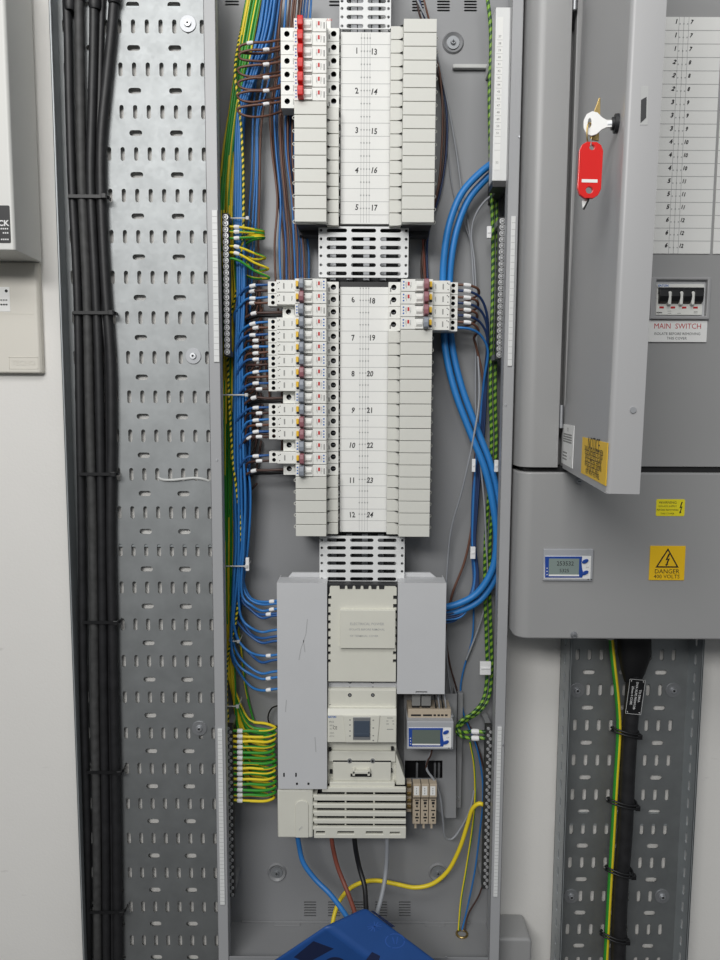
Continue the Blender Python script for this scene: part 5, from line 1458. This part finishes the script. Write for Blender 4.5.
# ---- main switch behind its window
t = thing('main_switch', 'four pole main switch with black toggles in a grey framed window', 'main switch', O_of(678, 320, HP, HP - 8))
fx0, fx1 = UX(648.9, 299, HP), UX(708.3, 299, HP); fz0, fz1 = UZ(678, 319.8, HP), UZ(678, 278, HP)
mb = MB(); mb.plate(rect(fx0, fx1, fz0, fz1), [rect(fx0 + 7, fx1 - 5, fz0 + 4.5, fz1 - 3.5)], HP, HP + 7); mb.build('window_frame', 'door', t, bevel=1.2)
mb = MB(); mb.box(fx0 + 7, fx1 - 5, HP, HP + .5, fz0 + 4.5, fz1 - 3.5); mb.build('recess', 'shroud', t)
def mx(f): return fx0 + 9.5 + (fx1 - fx0 - 18.5) * f
H_ = fz1 - fz0
mb = MB(); mb.box(mx(0), mx(1), HP + .5, HP + 3, fz0 + H_ * .11, fz0 + H_ * .83); mb.box(mx(0), mx(1), HP + 3, HP + 5, fz0 + H_ * .76, fz0 + H_ * .84)
mb.build('body', 'mod2', t, bevel=.5)
mb = MB(); mb.box(mx(.02), mx(.99), HP + 3, HP + 8, fz0 + H_ * .60, fz0 + H_ * .755); mb.build('toggle_bar', 'black', t, bevel=.8)
for q in range(4):
    mb = MB(); c = mx(.03 + .25 * q); c2 = mx(.03 + .25 * q + .19)
    mb.prism([(HP + 3, fz0 + H_ * .37), (HP + 9, fz0 + H_ * .42), (HP + 11, fz0 + H_ * .54), (HP + 8, fz0 + H_ * .7), (HP + 3, fz0 + H_ * .7)], 'x', c, c2); mb.build('toggle', 'black', t, bevel=.8)
    mb = MB(); c = mx(.115 + .245 * q); mb.box(c - 3, c + 3, HP + 3, HP + 3.4, fz0 + H_ * .265, fz0 + H_ * .31); mb.build('indicator_window', 'pred', t)
    if q < 3:
        mb = MB(); c = mx(.245 + .25 * q); mb.prism(rrect(c - 2.2, c + 2.2, fz0 + H_ * .34, fz0 + H_ * .66, 2.1), 'h', HP + 3, HP + 9.5); mb.build('divider', 'mod2', t, bevel=.6)
mb = MB(); mb.text('EATON', 4.2, mx(.12), HP + 5.2, fz0 + H_ * .80, 0, bold=.03); mb.text('MEMS4', 2.6, mx(.07), HP + 3.2, fz0 + H_ * .16, 1, bold=.03)
for f, g in ((.29, .20), (.29, .15), (.5, .15), (.86, .19), (.86, .16)): mb.box(mx(f) - 2.5, mx(f) + 2.5, HP + 3, HP + 3.15, fz0 + H_ * g - .3, fz0 + H_ * g + .3, 2)
mb.build('lettering', ['pblue', 'pblack', 'pgrey'], t)


def sign(name, label, cat, px0, px1, py0, py1, h, thick, m, round_=0):
    x0, x1 = UX(px0, (py0 + py1) / 2, h), UX(px1, (py0 + py1) / 2, h); z0, z1 = UZ((px0 + px1) / 2, py1, h), UZ((px0 + px1) / 2, py0, h)
    t = thing(name, label, cat, ((x0 + x1) / 2, h, z0))
    mb = MB(); mb.prism(rrect(x0, x1, z0, z1, round_ or .3, 3), 'h', h, h + thick); mb.build('plate', m, t, bevel=.3 if thick > 1 else 0)
    return t, x0, x1, z0, z1, h + thick + .15


t, x0, x1, z0, z1, e = sign('main_switch_sign', 'white sign reading MAIN SWITCH under the switch window', 'sign', 646.3, 706.2, 320.8, 342.2, HP, 2.5, 'signw')
mb = MB(); cxx = (x0 + x1) / 2; H_ = z1 - z0
mb.text('MAIN  SWITCH', 10.2, cxx + .5, e, z1 - H_ * .27, 0, sx=.95)
mb.text('ISOLATE BEFORE REMOVING', 5.0, cxx + .5, e, z1 - H_ * .62, 1); mb.text('THIS COVER', 5.0, cxx, e, z1 - H_ * .83, 1)
mb.build('lettering', ['pred', 'pblack'], t)

BOLT = [(.55, 1), (.2, .45), (.48, .5), (.3, .12), (.18, .2), (.3, -.02), (.62, .14), (.5, .16), (.75, .62), (.48, .56), (.78, 1)]
t, x0, x1, z0, z1, e = sign('warning_label', 'small yellow warning label with black bolt at its right side', 'warning label', 656, 684.6, 499.2, 516, HC, .5, 'signy2', 2)
mb = MB(); W = x1 - x0; H_ = z1 - z0
for k_, (s_, sz) in enumerate((('WARNING', 5.2), ('ISOLATE SUPPLY', 3.5), ('BEFORE REMOVING', 3.5), ('THIS COVER', 3.5))): mb.text(s_, sz, x0 + W * .40, e, z1 - H_ * (.2 + .22 * k_), 0)
mb.prism([(x0 + W * .78 + W * .18 * a, z0 + H_ * .15 + H_ * .7 * b) for a, b in BOLT], 'h', e - .15, e)
mb.build('lettering', 'pblack', t)
t, x0, x1, z0, z1, e = sign('danger_sign', 'yellow square sign reading DANGER 400 VOLTS with a black triangle', 'warning sign', 649.2, 684.5, 545.8, 580, HC, 1.5, 'signy')
mb = MB(); W = x1 - x0; H_ = z1 - z0
def tri(s_, dz=0):
    cx = x0 + W * .5; cz = z0 + H_ * .57
    return [(cx - W * .33 * s_, cz - H_ * .20 * s_), (cx + W * .33 * s_, cz - H_ * .20 * s_), (cx, cz + H_ * .37 * s_)]
mb.plate(tri(1), [tri(.80)], e - .15, e)
mb.prism([(x0 + W * .40 + W * .22 * a, z0 + H_ * .42 + H_ * .36 * b) for a, b in BOLT], 'h', e - .15, e)
mb.text('DANGER', W * .175, x0 + W * .5, e, z0 + H_ * .255, 0); mb.text('400 VOLTS', W * .155, x0 + W * .5, e, z0 + H_ * .105, 0)
mb.build('lettering', 'pblack', t)
lcd_meter('flush energy meter with lit digits in the lower cover of the grey cabinet', 543.3, 593.3, 549, 581, HC, HC + 4, True, False, True)
# ================================================================== BOXES ON THE LEFT WALL
HB1 = 95
t = thing('wall_box', 'off-white metal box at the upper left edge with black label', 'wall box', (UX(0, 250, HB1), 0, UZ(0, 249, HB1)))
xr = UX(15, 249, HB1); zb_ = UZ(15, 250, HB1)
mb = MB(); mb.prism([(-760, 8), (-760, HB1), (xr - 3, HB1), (xr, HB1 - 3), (xr, 8)], 'z', zb_, ZT); mb.build('cover', 'pbox', t, bevel=1.5, seg=3)
mb = MB(); mb.box(-760, UX(39.5, 258, 8), 0, 8, zb_ - 2, ZT); mb.build('base_plate', 'pbox', t, bevel=1.2)
mb = MB(); lx1 = UX(10.3, 225, HB1); mb.prism(rrect(lx1 - 75, lx1, UZ(5, 243, HB1), UZ(5, 205.5, HB1), 2), 'h', HB1, HB1 + .6); mb.build('black_label', 'black', t)
mb = MB(); mb.text('CK', 11, lx1 - 9.5, HB1 + .75, UZ(5, 223.5, HB1), 0, bold=.03, sx=1.05)
for y, w in ((228.8, 8), (233, 7), (239.5, 9)):
    z = UZ(5, y, HB1)
    for q in range(int(w // 2)): mb.box(lx1 - 3 - q * 3 - 1.9, lx1 - 3 - q * 3, HB1 + .6, HB1 + .75, z - 1, z + 1)
mb.build('lettering', 'pwhite', t)
HB2 = 13
t = thing('junction_box', 'flat cream box on the wall directly under the off-white metal box', 'junction box', (UX(10, 372, HB2), 0, UZ(10, 372, HB2)))
xr = UX(44.3, 340, 0); z0 = UZ(30, 373, HB2); z1 = UZ(30, 262, HB2)
mb = MB(); mb.prism([(-760, 0), (-760, HB2), (xr - 4, HB2), (xr - 1, HB2 - 4), (xr, 0)], 'z', z0, z1); mb.build('cover', 'pboxs', t, bevel=2.5, seg=4)
mb = MB(); mb.box(-740, UX(33, 313, HB2), HB2, HB2 + .4, UZ(20, 314, HB2), UZ(20, 313.4, HB2)); 
bx0, bx1 = UX(9, 363, HB2), UX(38, 363, HB2); bz0, bz1 = UZ(20, 369, HB2), UZ(20, 357, HB2)
for a, b, c, d_ in ((bx0, bx1, bz0, bz0 + .7), (bx0, bx1, bz1 - .7, bz1), (bx0, bx0 + .7, bz0, bz1), (bx1 - .7, bx1, bz0, bz1)): mb.box(a, b, HB2, HB2 + .6, c, d_)
mb.text('TECNO', 11, (bx0 + bx1) / 2, HB2 + .5, (bz0 + bz1) / 2, 0, sx=1.0)
mb.build('embossed_mark', 'pboxs', t)
lx1 = UX(10, 300, HB2)
mb = MB(); mb.box(lx1 - 60, lx1, HB2, HB2 + .5, UZ(5, 311.5, HB2), UZ(5, 287, HB2)); mb.build('white_sticker', 'signw', t)
mb = MB(); mb.cyl(lx1 - 5, UZ(6, 291, HB2), HB2 + .5, HB2 + .7, 2.4, 14)
for y in (300, 304.5): 
    for q in range(3): mb.box(lx1 - 4 - q * 4 - 3, lx1 - 4 - q * 4, HB2 + .5, HB2 + .7, UZ(5, y + .9, HB2), UZ(5, y - .6, HB2), 0 if y > 302 else 1)
mb.build('sticker_print', ['pblack', 'pgrey'], t)

# ================================================================== LIGHT, CAMERA
def area(name, x, h, z, sx, sy, power, target, col=(1, 1, 1)):
    l = bpy.data.lights.new(name, 'AREA'); l.shape = 'RECTANGLE'; l.size = sx; l.size_y = sy; l.energy = power; l.color = col
    o = bpy.data.objects.new(name, l); COL.objects.link(o); o.location = (x, -h, z)
    o.rotation_euler = (Vector(target) - Vector(o.location)).to_track_quat('-Z', 'Y').to_euler(); return o


area('ceiling_light', -0.25, 1.35, 2.75, 1.5, .5, 12, (-0.1, 0, 1.0), (1, .985, .96))
area('ceiling_light', -0.95, 3.1, 2.8, 1.6, .6, 55, (0, 0, 1.3), (1, .99, .97))
w = bpy.data.worlds.new('room'); scene.world = w; w.use_nodes = True
nt = w.node_tree; bg = nt.nodes['Background']
tc = nt.nodes.new('ShaderNodeTexCoord'); sp = nt.nodes.new('ShaderNodeSeparateXYZ'); rp_ = nt.nodes.new('ShaderNodeValToRGB')
mr = nt.nodes.new('ShaderNodeMapRange'); mr.inputs['From Min'].default_value = -1; mr.inputs['From Max'].default_value = 1
rp_.color_ramp.elements[0].position = .36; rp_.color_ramp.elements[0].color = (.16, .165, .17, 1)
rp_.color_ramp.elements[1].position = .62; rp_.color_ramp.elements[1].color = (.9, .95, 1, 1)
nt.links.new(tc.outputs['Generated'], sp.inputs[0]); nt.links.new(sp.outputs['Z'], mr.inputs['Value'])
nt.links.new(mr.outputs['Result'], rp_.inputs['Fac']); nt.links.new(rp_.outputs['Color'], bg.inputs['Color'])
bg.inputs['Strength'].default_value = .27
cam = bpy.data.cameras.new('camera'); cam.sensor_fit = 'VERTICAL'; cam.sensor_height = 36; cam.lens = F / 960 * 36; cam.clip_start = .02
co = bpy.data.objects.new('camera', cam); COL.objects.link(co)
m = Matrix(((CR.x, CU.x, -_fw.x), (CR.y, CU.y, -_fw.y), (CR.z, CU.z, -_fw.z))).to_4x4()
m.translation = (0, -DC * S, ZC * S); co.matrix_world = m
scene.camera = co
vs_ = scene.view_settings
vs_.view_transform = 'Standard'; vs_.look = 'None'; vs_.gamma = 1; vs_.use_curve_mapping = False; vs_.exposure = 0.06
